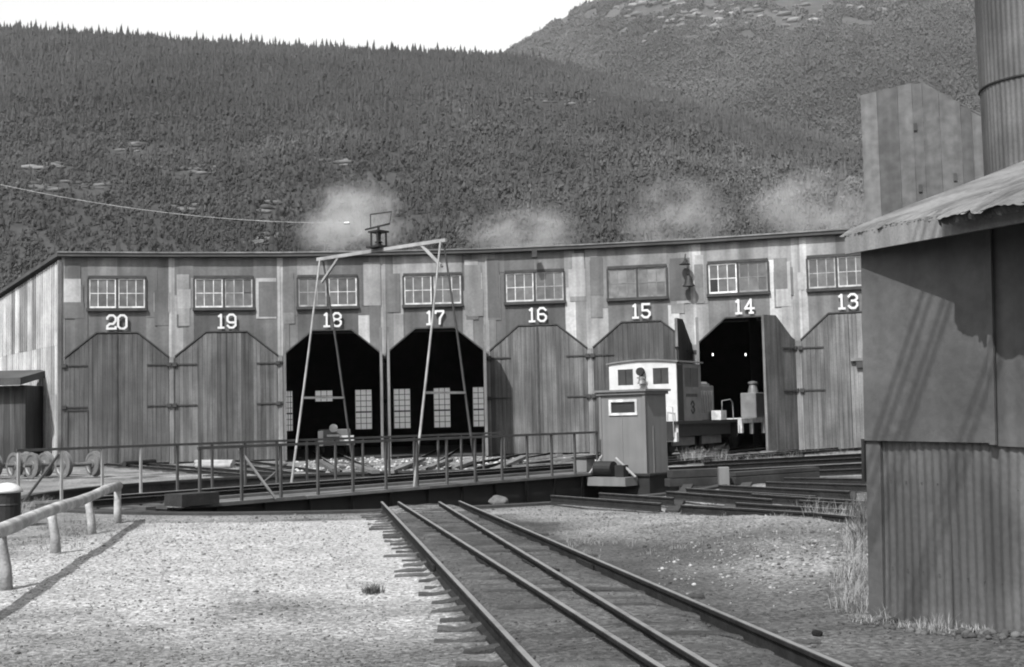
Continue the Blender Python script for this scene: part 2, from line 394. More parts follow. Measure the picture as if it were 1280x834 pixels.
for p, q in [((840, 640), (862, 604)), ((905, 646), (935, 603)), ((975, 652), (1005, 600)), ((1052, 655), (1068, 600))]:
    a = gr(*p, .02); b = gr(*q, .02); mb = MB(); mb.beam(a, b, .2, .06, rnd.uniform(.4, .7))
    tag(mb.build('sleeper_timber', M['tie'], bevel=.01), 'timber lying under the loose rails, %s' % ('leftmost' if p[0] == 840 else 'second from left' if p[0] == 905 else 'third from left' if p[0] == 975 else 'rightmost by the shed'), 'timber', 'timbers under the loose rails')

# low crib wall right of the cabin
def crib(pa, pb, h, label):
    a = gr(*pa, 0); b = gr(*pb, 0); mb = MB(); d = (b-a).normalized()
    k = 0; z = 0
    while z < h-.02:
        hh = min(h-z, .17); mb.beam(a+Vector((0, 0, z+hh/2))+d*rnd.uniform(0, .08), b+Vector((0, 0, z+hh/2)), .22, hh-.012, rnd.uniform(.8, 1.2)); z += hh
    tag(mb.build('timber_crib_wall', M['conc'], bevel=.008), label, 'low wall')
crib((833, 609), (899, 606), .36, 'low dark timber wall just right of the grey cabin')
crib((912, 607), (1020, 599), .27, 'low timber wall farther right beyond the gap, left of the metal shed')
mb = MB(); c = gr(905, 608); mb.beam((c.x, c.y, 0), (c.x, c.y, .38), .2, .2); tag(mb.build('concrete_post', M['hut'], bevel=.01), 'short pale post between the two low timber walls', 'post')

# ------------------------------------------------------------ engine house
def strokes(d, w, h):
    c = .085; m = h*.53
    P = {'0': [[(c, 0), (w-c, 0), (w, c), (w, h-c), (w-c, h), (c, h), (0, h-c), (0, c), (c, 0)]],
         '1': [[(w*.5, .02), (w*.5, h)], [(w*.5, h), (w*.22, h-.07)], [(w*.15, 0), (w*.85, 0)]],
         '2': [[(0, h-c*1.6), (0, h-c), (c, h), (w-c, h), (w, h-c), (w, m+.02), (w-c, m-c), (c, m-c), (0, m-2*c), (0, .0)], [(-.02, 0), (w+.02, 0)], [(w, 0), (w, .07)]],
         '3': [[(0, h-c), (c, h), (w-c, h), (w, h-c), (w, m+c*.8), (w-c, m), (w, m-c*.8), (w, c), (w-c, 0), (c, 0), (0, c)], [(w-c, m), (w*.35, m)]],
         '4': [[(w*.72, 0), (w*.72, h), (0, h*.33), (w+.03, h*.33)], [(w*.5, 0), (w*.98, 0)]],
         '5': [[(w, h), (.03, h), (.03, m), (w-c, m), (w, m-c), (w, c), (w-c, 0), (c, 0), (0, c)]],
         '6': [[(w, h-c), (w-c, h), (c, h), (0, h-c), (0, c), (c, 0), (w-c, 0), (w, c), (w, m-c), (w-c, m), (.04, m)]],
         '7': [[(0, h-.08), (0, h), (w, h), (w, h-.06), (w*.55, h*.45), (w*.5, 0)]],
         '8': [[(c, 0), (w-c, 0), (w, c), (w, m-c), (w-c, m), (c, m), (0, m-c), (0, c), (c, 0)], [(c, m), (0, m+c*.8), (0, h-c), (c, h), (w-c, h), (w, h-c), (w, m+c*.8), (w-c, m)]],
         '9': [[(0, c), (c, 0), (w-c, 0), (w, c), (w, h-c), (w-c, h), (c, h), (0, h-c), (0, m), (c, m-c*.8), (w-.04, m-c*.8)]]}
    out = []
    for pl in P[d]:
        for p, q in zip(pl, pl[1:]):
            l = math.hypot(q[0]-p[0], q[1]-p[1]); e = .022
            dx, dz = (q[0]-p[0])/l*e, (q[1]-p[1])/l*e; out.append(((p[0]-dx, p[1]-dz), (q[0]+dx, q[1]+dz)))
    return out
RHS = thing('engine_house', 'long curved engine house of weathered metal sheets with numbered doors 20 to 13', 'building', ((FP[4].x), FP[4].y+5, 0))
ZC, ZT, ZW0, ZW1, ZR = 4.05, 4.98, 5.9, 7.08, 7.82
def stallM(i):
    a, b = FP[i], FP[i+1]; return frame(a, math.atan2(b.y-a.y, b.x-a.x)), (b-a).length
def opening(W):
    uL, uR = .11, W-.11; c = (uR-uL)*.30
    return uL, uR, c
def outline(u, W):
    uL, uR, c = opening(W)
    if u < uL or u > uR: return 0
    s = min(u-uL, uR-u); return ZC+(ZT-ZC)*min(1, s/c)
WINPX = [(110, 182), (243, 317), (373, 448), (506, 579), (634, 708), (763, 837), (889, 965), (1014, 1088)]
sheet_tones = [
 [.62, .66, .66, .62, .7, .66, .62], ]
for i in range(8):
    SM, W = stallM(i); uL, uR, c = opening(W)
    r_ = random.Random(40+i)
    # ---- sheeted wall
    mb = MB(SM)
    lo = (1.0 if i >= 4 else .8)
    wl = (WINPX[i][0]-pxs[i])/(pxs[i+1]-pxs[i])*W; wr = (WINPX[i][1]-pxs[i])/(pxs[i+1]-pxs[i])*W
    edges = [0, uL, wl*.5 if wl*.5 > uL+.2 else wl-.25, wl-.02, (wl+wr)/2, wr+.02, lerp(wr, W, .45), uR, W]
    edges = sorted(set(edges))
    for e0, e1 in zip(edges, edges[1:]):
        inwin = e0 > wl-.1 and e1 < wr+.1
        bps = [u for u in (uL+c, uR-c) if e0+.01 < u < e1-.01]
        def bot(z):
            if e1 <= uL+.001 or e0 >= uR-.001: return [(e0, z), (e1, z)]
            pts = [e0]+bps+[e1]; return [(u, outline(min(max(u, uL+1e-4), uR-1e-4), W)) for u in pts]
        def tn():
            base = r_.choice([.55, .7, .95, 1.3, 2.1, .8]) if i > 3 else r_.choice([.55, .6, .75, 1.1, 1.8, .7])
            if i >= 5: base = base*.7+.6
            return base
        def sh(z0, z1, first, t, k):
            b = bot(0) if first else [(e0, z0), (e1, z0)]
            poly = b + [(e1, z1), (e0, z1)]
            mb.prism(poly, -.02-.012*(k % 3), .1, t)
        dk = .5 if i == 4 else .58
        if e1 <= uL+.001 or e0 >= uR-.001:
            sh(0, ZR, True, r_.uniform(1.3, 2.2), r_.randint(0, 2)); continue
        k = r_.randint(0, 2)
        if inwin:
            sh(0, ZW0, True, r_.uniform(.42, .55) if i < 5 else .85, 0); sh(ZW1, ZR, False, tn(), 1)
        else:
            cut = r_.choice([ZW0-.35, ZW0, ZW1, 6.4]); tt = tn()*(1.25 if 2 <= i else 1)
            sh(0, cut, True, tt, k); sh(cut, ZR, False, tn()*1.05, k+1)
    wall = mb.build('stall_wall', M['sheet'], RHS); wall['label'] = 'patched sheet metal wall above door '+nums[i]
    for k in range(7):
        wd_ = r_.uniform(.4, .8); ht_ = r_.uniform(.6, 2.0); left = r_.random() < .5; lo_, hi_ = (.06, wl-.12) if left else (wr+.1, W-.06)
        if hi_-lo_ < wd_+.05: wd_ = (hi_-lo_)*.8
        x_ = r_.uniform(lo_, hi_-wd_); z_ = r_.uniform(5.15, 7.7-ht_); mb = MB(SM); mb.box(x_, x_+wd_, -.047-.0016*k, -.04, z_, z_+ht_, r_.choice([.55, .7, 1.0, 1.6, 2.1, .8, 1.2]))
        mb.build('sheet_patch', M['sheet'], RHS)
    # opening frame
    mb = MB(SM); pts = [(uL, ZC), (uL+c, ZT), (uR-c, ZT), (uR, ZC)]
    for p, q in zip(pts, pts[1:]): mb.beam((p[0], -.06, p[1]), (q[0], -.06, q[1]), .05, .07, up=(0, 1, 0))
    mb.build('door_frame', M['trim'], RHS)
    mb = MB(SM); mb.box(-.07, .07, -.075, -.0, 0, ZC-.02)
    mb.build('door_post', M['sheet'], RHS)
    # ---- window
    mb = MB(SM); t = .07
    mb.box(wl, wr, -.09, -.03, ZW1-.06, ZW1+.05, .8); mb.box(wl-.06, wr+.06, -.15, -.03, ZW0-.11, ZW0, .5)
    mb.box(wl-.04, wl+.03, -.08, -.03, ZW0, ZW1-.06, .7); mb.box(wr-.03, wr+.04, -.08, -.03, ZW0, ZW1-.06, .7)
    um = (wl+wr)/2; mb.box(um-.04, um+.04, -.08, -.03, ZW0, ZW1-.06, .7)
    win = mb.build('window', M['trim'], RHS)
    st = {0: (1.2, 1.15), 1: (1.2, .75), 2: (.5, 1.1), 3: (1.1, .9), 4: (1.1, .6), 5: (.3, .3), 6: (1.4, .35), 7: (.65, .8)}[i]
    for h, (x0, x1) in enumerate(((wl+.03, um-.04), (um+.04, wr-.03))):
        mb = MB(SM); tone = st[h]; y0, y1 = -.055-.001*h, -.025; z0, z1 = ZW0+.003, ZW1-.063; q = .022
        mb.box(x0, x0+q*2, y0, y1, z0, z1, tone); mb.box(x1-q*2, x1, y0, y1, z0, z1, tone)
        mb.box(x0+q*2, x1-q*2, y0, y1, z0, z0+q*3, tone); mb.box(x0+q*2, x1-q*2, y0, y1, z1-q*2, z1, tone)
        cols = [lerp(x0, x1, f) for f in (1/3, 2/3)]
        for cx in cols: mb.box(cx-q*.6, cx+q*.6, y0+.008, y1, z0+q*3, z1-q*2, tone)
        zc = (z0+z1)/2; xs = [x0+q*2, cols[0]-q*.6, cols[0]+q*.6, cols[1]-q*.6, cols[1]+q*.6, x1-q*2]
        for a_, b_ in ((0, 1), (2, 3), (4, 5)):
            if not (i == 1 and h == 1 and a_ == 4): mb.box(xs[a_], xs[b_], y0+.008, y1, zc-q*.6, zc+q*.6, tone)
        mb.build('sash', M['sash'], win)
        mb = MB(SM)
        for a_, b_ in ((0, 1), (2, 3), (4, 5)):
            for zz in ((z0+q*3, zc-q*.6), (zc+q*.6, z1-q*2)):
                tt = r_.uniform(.8, 1.5)*(1.4 if i == 5 else 1)
                if i == 6 and h == 0 and a_ == 0 and zz[0] < zc-.1: tt = .05
                mb.box(xs[a_], xs[b_], -.035, -.03, zz[0], zz[1], tt)
        mb.build('pane', M['pane'], win)
    # ---- door leaves
    def leaf(side, ang, w, tones, target=None, wide=None):
        hin = Vector((uL+.01, -.03, 0)) if side == 'L' else Vector((uR-.01, -.03, 0))
        def LM(a): return SM @ Matrix.Translation(hin) @ Matrix.Rotation(-a if side == 'L' else math.pi+a, 4, 'Z')
        if target is not None:
            best = min((abs(proj(LM(R(d))@Vector((w, 0, 1.5)))[0]-target), d) for d in range(35, 135))
            ang = R(best[1])
        mb = MB(LM(ang)); o = -1 if side == 'L' else 1
        x = .0; rr_ = random.Random(i*10+(side == 'R'))
        def top(s):
            zz = ZC+(ZT-ZC)*min(1, s/c)-.06
            if wide and s > wide-c: zz = min(zz, ZC+(ZT-ZC)*max(0, (2*w_full-s))/c-.06)
            return max(zz, ZC-.06)
        w_full = (uR-uL)/2
        full = wide or w
        while x < full-.02:
            bw = min(rr_.uniform(.13, .2), full-x); pts = [x, x+bw-.008]
            mids_ = [c] if x < c < x+bw-.008 else []
            if wide and x < 2*w_full-c < x+bw-.008: mids_.append(2*w_full-c)
            tp = [(u_, top(u_)) for u_ in reversed([pts[0]]+mids_+[pts[1]])]
            yo = rr_.uniform(0, .008)
            mb.prism([(pts[0], .06), (pts[1], .06)]+tp, -.03-yo, .03+yo, rr_.uniform(*tones)); x += bw
        mb.box(full-.008, full+(.03 if target else .004), -.05, .05, .06, top(full-.03)-.01, 1.6 if target else .3)
        lf = mb.build('door_leaf', M['planks'], RHS)
        for hz in (3.75, 2.2):
            m2_ = MB(mb.M); m2_.box(-.12, .8, min(o*.045, o*.075), max(o*.045, o*.075), hz-.025, hz+.025); m2_.box(-.1, .06, min(o*.04, o*.12), max(o*.04, o*.12), hz-.07, hz+.07)
            m2_.build('hinge_strap', M['trim'], lf)
        return lf, mb.M
    w = (uR-uL)/2-.015
    hcam = lambda side: None
    if i in (2, 3):
        hl = SM@Vector((uL, 0, 0)); hr = SM@Vector((uR, 0, 0))
        for side, h_ in (('L', hl), ('R', hr)):
            tx = proj(h_+Vector((0, 0, 1.5)))[0] + (1.5 if side == 'L' else .5)
            l_, _ = leaf(side, 0, w, (1.3, 1.9) if side == 'R' else (.8, 1.1), target=tx)
            l_['label'] = 'plank door leaf of door %s swung wide open, seen edge on' % nums[i]
    elif i == 6:
        tx = proj(SM@Vector((uL, 0, 1.5)))[0]
        leaf('L', 0, w, (.8, 1.1), target=tx)
        l_, _ = leaf('R', 0, w, (.85, 1.0), target=958); l_['label'] = 'shaded right leaf of door 14 standing half open'
    elif i == 5:
        l_, _ = leaf('L', 0, w, (.62, .85), wide=w*2*.84); l_['label'] = 'wide closed plank leaf of door 15'
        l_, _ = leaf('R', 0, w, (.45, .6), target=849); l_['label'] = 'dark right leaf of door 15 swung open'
    else:
        tn_ = {0: ((.75, .95), (.85, 1.0)), 1: ((.55, 1.4), (.55, 1.35)), 4: ((.85, 1.35), (.9, 1.4)), 7: ((1.0, 1.4), (1.5, 2.2))}[i]
        leaf('L', 0, w, tn_[0]); leaf('R', 0, w, tn_[1])
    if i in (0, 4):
        mb = MB(SM); mb.box((uL+uR)/2-.05, (uL+uR)/2+.02, -.1, -.065, .06, ZT-.08); o_ = mb.build('centre_shadow_strip', M['trim'], RHS); o_['label'] = 'dark strip standing in for the shadow line down the middle of door '+nums[i]  # dark strip modelled as the shadow line where one leaf overlaps the other
    # ---- number
    GW, GH, ST = .3, .50, .075; c_ = .09
    glyphs = {'0': [[(c_, 0), (1-c_, 0), (1, 1), (1, 2), (1-c_, 3), (c_, 3), (0, 2), (0, 1), (c_, 0)]]}
    u0 = W*.5 - GW - .045
    for kd, chh in enumerate(nums[i]):
        mb = MB(SM @ Matrix.Translation((u0+kd*(GW+.09), 0, 5.12)))
        for k, (p, q) in enumerate(strokes(chh, GW, GH)):
            mb.beam((p[0], -.13-.0012*k, p[1]), (q[0], -.13-.0012*k, q[1]), ST, .045, up=(0, 1, 0))
        no = mb.build('digit', M['number'], RHS); no['label'] = 'white block numeral %s, %s figure of door number %s' % (chh, ORD[kd], nums[i])
# end wall (radial, left) with corrugated bright sheets
def roof_z(t): return 7.9 - .078*t
a, b = FP[0], BP[0]; EM = frame(a, math.atan2(b.y-a.y, b.x-a.x)); mb = MB(EM)
t = 0; r_ = random.Random(3)
while t < DEPTH-.01:
    wd = min(.62, DEPTH-t); z1 = roof_z(t+wd/2)-.15
    for (z0, zz1) in ((0, 2.7), (2.7, 4.55), (4.55, z1)):
        tone = r_.choice([1.0, 1.15, .75, 1.25, 1.05, .5 if zz1 > 4.6 else .9])*(0.75 if z0 < 2 else 1)
        n_ = 4; pts = []
        for q in range(n_):
            x0 = t+wd*q/n_; x1 = t+wd*(q+1)/n_; xm = (x0+x1)/2
            if zz1 == z1: ztop = roof_z(xm)-.16
            else: ztop = zz1
            mb.prism([(x0, z0), (x1, z0), (x1, ztop), (x0, ztop)], .0, .04+.03*(q % 2)+(.01 if z0 > 3 else 0), tone)
    t += wd
ew = mb.build('end_wall', M['endwall'], RHS); ew['label'] = 'bright corrugated end wall at the left'
mb = MB(EM); mb.beam((-.06, .1, 0), (-.06, .1, 7.7), .12, .12); mb.build('corner_board', M['sheet'], RHS)
# roof, right end wall, rear wall, floor
mb = MB()
for i in range(8):
    f0, f1, b0, b1 = FP[i], FP[i+1], BP[i], BP[i+1]
    d0 = (f0-BC).normalized(); d1 = (f1-BC).normalized()
    A, B, C_, D = f0-d0*.28, f1-d1*.28, b1+d1*.4, b0+d0*.4
    if i == 0: s = (f0-f1).normalized(); A = A+s*.25; D = D+s*.3
    top = [(A.x, A.y, 7.98), (B.x, B.y, 7.98), (C_.x, C_.y, roof_z(DEPTH)+.06), (D.x, D.y, roof_z(DEPTH)+.06)]
    lowr = [(x, y, z-.14) for x, y, z in top]
    mb.add(top+lowr, [(0, 1, 2, 3), (7, 6, 5, 4), (0, 4, 5, 1), (2, 6, 7, 3)]+([(3, 7, 4, 0)] if i == 0 else [])+([(1, 5, 6, 2)] if i == 7 else []))
mb.build('roof', M['roof'], RHS)
mb = MB()
for i in range(8):
    f0, f1 = FP[i], FP[i+1]; d0 = (f0-BC).normalized(); d1 = (f1-BC).normalized(); A, B = f0-d0*.30, f1-d1*.30
    if i == 0: A = A+(f0-f1).normalized()*.25
    mb.beam((A.x, A.y, 7.99), (B.x, B.y, 7.99), .04, .05)
mb.build('roof_edge_strip', M['sheet'], RHS)
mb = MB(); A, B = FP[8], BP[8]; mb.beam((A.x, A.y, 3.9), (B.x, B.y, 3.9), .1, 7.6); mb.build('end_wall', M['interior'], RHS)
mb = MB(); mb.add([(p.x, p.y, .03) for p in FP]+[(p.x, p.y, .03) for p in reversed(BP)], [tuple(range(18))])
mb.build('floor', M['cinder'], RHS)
# rear wall with tall windows seen through the open doors
rw = [(357, 366, 0), (394, 416, 1), (444, 465, 0), (492, 513, 0), (542, 563, 0), (591, 612, 0)]
rmat = mat('frosted_dirty_glass', 0.95, .9, .15, 2)
nn = rmat.node_tree; bs = nn.nodes['Principled BSDF']; tr = nn.nodes.new('ShaderNodeBsdfTranslucent'); tr.inputs[0].default_value = (.95, .95, .95, 1)
mx = nn.nodes.new('ShaderNodeMixShader'); mx.inputs[0].default_value = .97; nn.links.new(bs.outputs[0], mx.inputs[1]); nn.links.new(tr.outputs[0], mx.inputs[2])
nn.links.new(mx.outputs[0], [q for q in nn.nodes if q.type == 'OUTPUT_MATERIAL'][0].inputs[0])
for i in range(8):
    a, b = BP[i], BP[i+1]; W2 = (b-a).length; WM = frame(a, math.atan2(b.y-a.y, b.x-a.x)); holes = []
    for (p0, p1, kind) in rw:
        us = []
        for p in (p0, p1):     # intersect the line of sight with the wall
            d = ray(p, 510); d = Vector((d.x, d.y)); e = Vector((b.x-a.x, b.y-a.y)).normalized()
            den = d.x*e.y-d.y*e.x; tt = (a.x*e.y-a.y*e.x)/den; pt = d*tt; us.append((pt-Vector((a.x, a.y))).dot(e))
        if us[0] > .1 and us[1] < W2-.1: holes.append((us[0], us[1], kind))
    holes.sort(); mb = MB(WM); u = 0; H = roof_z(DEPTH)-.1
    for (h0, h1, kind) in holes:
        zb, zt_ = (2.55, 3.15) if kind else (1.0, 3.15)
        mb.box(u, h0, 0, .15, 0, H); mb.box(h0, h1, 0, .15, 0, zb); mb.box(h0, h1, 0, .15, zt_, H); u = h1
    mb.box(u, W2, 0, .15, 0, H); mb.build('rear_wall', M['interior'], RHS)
    for (h0, h1, kind) in holes:
        zb, zt_ = (2.55, 3.15) if kind else (1.0, 3.15)
        fr = MB(WM); q = .03; cols = [lerp(h0, h1, k/3) for k in range(4)]; rows = [lerp(zb, zt_, k/(2 if kind else 7)) for k in range(3 if kind else 8)]
        for x in cols: fr.box(x-q/2, x+q/2, .05, .09, zb, zt_)
        for j, z in enumerate(rows[1:-1]): fr.box(h0+q, h1-q, .045, .095, z-(q if j in (2,) else q/2), z+(q*1.6 if j == 2 else q/2))
        wo = fr.build('window', M['interior'], RHS); wo['label'] = 'tall rear window seen through the open doors'
        gp = MB(WM); gp.box(h0, h1, .11, .12, zb, zt_); gp.build('pane', rmat, wo)
# interior posts
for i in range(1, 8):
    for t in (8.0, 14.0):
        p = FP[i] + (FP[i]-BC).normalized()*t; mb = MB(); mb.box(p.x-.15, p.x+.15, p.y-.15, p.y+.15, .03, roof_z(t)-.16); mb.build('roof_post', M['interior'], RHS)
# small fittings on the facade
mb = MB()
p = at(856, 329, 46.3); mb.path([p+Vector((.05, .45, .1)), p+Vector((.05, .1, .35)), p+Vector((0, 0, .1))], .025); mb.lathe([(.04, .1), (.08, .04), (.22, -.05), (.2, -.06)], c=p)
mb.build('yard_lamp', M['dark'], RHS)
mb = MB(); p = at(861, 352, 46.3); mb.tube(p+Vector((0, .4, .3)), p+Vector((0, 0, .3)), .03); mb.lathe([(.03, .25), (.09, .2), (.13, .08), (.17, -.08), (.24, -.18), (.21, -.18)], c=p)
mb.build('bell', M['dark'], RHS)
SM, W = stallM(0); mb = MB(SM); mb.box(.2, .24, -.1, -.065, .4, 2.1); mb.box(.92, .96, -.1, -.065, .4, 2.1); mb.box(.24, .92, -.1, -.065, 2.06, 2.1)
mb.build('wicket_door', M['trim'], RHS)
SM, W = stallM(7); mb = MB(SM); mb.box(1.85, 2.5, -.22, -.07, 3.2, 3.3, 1.2); mb.box(2.05, 2.5, -.2, -.07, 2.95, 3.2, .3); mb.build('door_latch_box', M['sheet'], RHS)
for (px, py) in ((668, 317), (920, 318)):
    mb = MB(); p = at(px, py, 46.5 if px > 800 else 47.1); mb.box(p.x-.1, p.x+.1, p.y-.1, p.y+.2, p.z-.15, p.z+.15); mb.build('roof_bracket', M['trim'], RHS)
# light inside the stall 14
em = bpy.data.materials.new('lit_bulb'); em.use_nodes = True; e = em.node_tree.nodes['Principled BSDF']; e.inputs['Emission Color'].default_value = (1, 1, 1, 1); e.inputs['Emission Strength'].default_value = 3
for px, nm in ((891, 'left'), (932, 'right')):
    p = at(px, 444, 58); root = thing('hanging_bulb', nm+' of the two small lit bulbs hanging inside door 14', 'lamp', p, 0, 'lit bulbs inside door 14')
    mb = MB(); mb.lathe([(.02, .08), (.024, .02), (.024, -.02), (.015, -.03)], c=p, n=10); mb.build('bulb', em, root, smooth=True)
    mb = MB(); mb.tube(p+Vector((0, 0, .08)), (p.x, p.y, 6.9), .012, 5); mb.build('cord', M['dark'], root)

# lean-to at the far left
LT = thing('lean_to_shed', 'small shed with dark roof against the bright end wall, far left', 'shed', (-18.6, 45.6, 0))
p = at(44, 462, 46.8); x1 = p.x
mb = MB(); z = p.z; mb.add([(x1-5, 45.4, z-.35), (x1, 45.4, z-.35), (x1, 48.2, z+.05), (x1-5, 48.2, z+.05)]+[(x1-5, 45.4, z-.62), (x1, 45.4, z-.62), (x1, 48.2, z-.2), (x1-5, 48.2, z-.2)],
    [(0, 1, 2, 3), (7, 6, 5, 4), (0, 4, 5, 1), (1, 5, 6, 2), (2, 6, 7, 3), (3, 7, 4, 0)]); mb.build('roof', M['roof'], LT)
mb = MB(); x = x1-4.8
while x < x1-.2: mb.box(x, x+.19, 45.9, 46.0, 0, z-.62, rnd.uniform(.4, .65)); x += .2
mb.box(x1-.25, x1-.15, 46.0, 48.0, 0, z-.6, .6); mb.build('wall', M['planks'], LT)

# ------------------------------------------------------------ turntable bridge
TB = thing('turntable_bridge', 'turntable bridge with dark girders and grey plank deck across the pit', 'turntable', tuple(BC+Vector((0, 0, -1.05))), BANG)
HL = 7.15
for sy in (-1, 1):
    mb = MB(BM4); y = 1.78*sy
    mb.box(-HL, HL, y-.02, y+.02, -.58, .02); mb.box(-HL, HL, y-.12, y+.12, -.62, -.58); 
    for x in np.arange(-HL+.4, HL, 1.05): mb.box(x-.03, x+.03, y-.1, y-.02, -.58, .02); mb.box(x-.03, x+.03, y+.02, y+.1, -.58, .02)
    mb.build('side_girder', M['girder'], TB)
mb = MB(BM4)
for sy in (-.46, .46): mb.box(-HL, HL, sy-.08, sy+.08, -.6, -.02)
for x in np.arange(-HL+.2, HL, 1.3): mb.box(x-.06, x+.06, -1.75, 1.75, -.3, -.02)
mb.box(-.8, .8, -.8, .8, -1.05, -.6); mb.build('floor_beams', M['girder'], TB)
mb = MB(BM4); x = -HL
while x < HL-.05:
    if not (False): mb.box(x, x+.2, -1.25, 1.25, .0, .06+rnd.uniform(0, .015), rnd.uniform(.3, .55))
    x += .42
mb.build('cross_ties', M['deck'], TB)
for sy, xa, xb in ((-1, -6.35, HL), (1, -7.35, HL)):
    mb = MB(BM4)
    for j in range(4):
        y0 = 1.3+.19*j; x = xa
        while x < xb-.1:
            l = min(rnd.uniform(2.2, 3.6), xb-x); y_ = y0+.0
            mb.box(x, x+l-.02, min(sy*y_, sy*(y_+.17)), max(sy*y_, sy*(y_+.17)), .04, .095+rnd.uniform(0, .012), rnd.uniform(.5, .95)); x += l
    mb.build('walkway', M['deck'], TB)
for sy in (-1, 1):
    mb = MB(); rail_mesh(mb, b2w(-HL-.1, .457*sy, .2), b2w(HL+.1, .457*sy, .2)); mb.build('running_rail', [M['rail'], M['railhead']], TB)
    mb = MB(BM4); mb.box(-6.3, HL, sy*1.22-.07, sy*1.22+.07, .07, .16, .7); mb.build('guard_timber', M['deck'], TB)
for sy, xa, xb in ((-1, -6.15, 5.2), (1, -7.3, 6.4)):
    y = sy*1.98; n_ = int(round((xb-xa)/.87))
    for j in range(n_+1):
        x = lerp(xa, xb, j/n_); mb = MB(BM4); mb.beam((x, y, .06), (x, y, 1.03), .045, .045, up=(0, 1, 0)); mb.build('railing_post', M['pipe'] if sy < 0 or j > 3 else M['palepipe'], TB)
    mb = MB(BM4); mb.beam((xa-.04, y, 1.05), (xb+.03, y, 1.05), .05, .05); mb.build('top_rail', M['pipe'], TB)
    mb = MB(BM4)
    mb.beam((xa+.85, y-.03*sy, 1.0), (xa+1.5, y-.75*sy*-1*.2, .1), .04, .04) if sy < 0 else mb.beam((xa+.8, y, .95), (xa+.1, y, .1), .04, .04)
    mb.build('railing_brace', M['palepipe'] if sy < 0 else M['pipe'], TB)
mb = MB(BM4); mb.box(-HL-.15, -HL+.15, -2.0, 1.9, -.38, .05, .5); mb.box(-6.7, -5.95, -2.25, -1.75, .1, .3, .3); mb.build('end_beam', M['tie'], TB)
for sx in (-1, 1):
    for sy in (-1, 1):
        mb = MB(BM4); mb.lathe([(.26, -.06), (.26, .02), (.29, .02), (.29, .06)], c=(sx*(PR-.6), sy*1.1, -.42), axis='x', n=18); mb.build('end_wheel', M['dark'], TB, smooth=False)
mb = MB(BM4); mb.box(5.3, 6.6, -3.4, -1.92, -.55, .02); mb.box(5.25, 6.65, -3.45, -1.94, .02, .07); mb.build('cabin_bracket', M['girder'], TB)
# drive gear in front of the cabin
DG = thing('drive_gear', 'small drive motor and winch block at the foot of the grey cabin', 'machine', tuple(b2w(5.0, -2.3, .0)), BANG)
mb = MB(BM4); mb.box(4.75, 5.25, -3.1, -2.0, -.2, .0, .9); mb.build('bed', M['hut'], DG)
mb = MB(BM4); mb.lathe([(.17, -.25), (.17, .25)], c=(5.0, -2.35, .2), axis='y', n=16); mb.box(4.9, 5.1, -2.95, -2.7, 0, .28); mb.build('motor', M['dark'], DG)
mb = MB(BM4); mb.tube((4.95, -2.7, .45), (5.1, -3.15, .0), .03); mb.tube((4.8, -2.0, .05), (5.1, -2.2, .5), .02); mb.build('lever', M['palepipe'], DG)
BX = thing('battery_box', 'pale square box on the deck end beside the railing', 'box', tuple(b2w(5.2, -1.5, .1)), BANG)
mb = MB(BM4); mb.box(5.0, 5.35, -1.8, -1.4, .1, .42); mb.build('case', M['hut'], BX, bevel=.01); mb = MB(BM4); mb.box(4.97, 5.38, -1.83, -1.37, .423, .46); mb.build('lid', M['dark'], BX)

# ------------------------------------------------------------ control cabin
CB = thing('control_cabin', 'narrow grey wooden operator cabin with slit window at the right end of the turntable', 'cabin', tuple(b2w(5.85, -2.6, .07)), BANG)
cx0, cx1, cy0, cy1, cz0, cz1 = 5.42, 6.32, -3.25, -1.92, .07, 2.0
mb = MB(BM4); zf0, zf1, yf0, yf1 = 1.5, 1.76, -2.98, -2.28
# end wall facing camera (x = cx0) with window hole
mb.box(cx0, cx0+.04, cy0, cy1, cz0, zf0); mb.box(cx0, cx0+.04, cy0, cy1, zf1, cz1); mb.box(cx0, cx0+.04, cy0, yf0, zf0, zf1); mb.box(cx0, cx0+.04, yf1, cy1, zf0, zf1)
mb.box(cx0+.04, cx1, cy0, cy0+.04, cz0, cz1); mb.box(cx0+.04, cx1, cy1-.04, cy1, cz0, cz1); mb.box(cx1-.04, cx1, cy0+.04, cy1-.04, cz0, cz1)
mb.build('wall', M['hut'], CB)
mb = MB(BM4)
mb.box(cx0-.02, cx0, cy0-.02, cy0+.07, cz0, cz1-.01); mb.box(cx0-.02, cx0, cy1-.07, cy1+.0, cz0, cz1-.01); mb.box(cx0-.012, cx0, (cy0+cy1)/2-.01, (cy0+cy1)/2+.01, cz0, zf0-.06)
mb.box(cx0+.3, cx0+.33, cy0-.015, cy0, cz0, cz0+1.1); mb.build('corner_trim', M['hut'], CB)
mb = MB(BM4); q = .06
mb.box(cx0-.03, cx0, yf0-q, yf1+q, zf0-q, zf0); mb.box(cx0-.03, cx0, yf0-q, yf1+q, zf1, zf1+q); mb.box(cx0-.028, cx0, yf0-q, yf0, zf0, zf1); mb.box(cx0-.028, cx0, yf1, yf1+q, zf0, zf1)
wo = mb.build('window', M['sash'], CB); mb = MB(BM4); mb.box(cx0+.02, cx0+.025, yf0, yf1, zf0, zf1, .3); mb.build('pane', M['pane'], wo)
mb = MB(BM4); mb.box(cx0-.1, cx1+.08, cy0-.1, cy1+.08, cz1, cz1+.05); mb.box(cx0-.06, cx1+.04, cy0-.05, cy1+.05, cz1-.07, cz1-.002); mb.build('roof', M['hut'], CB)

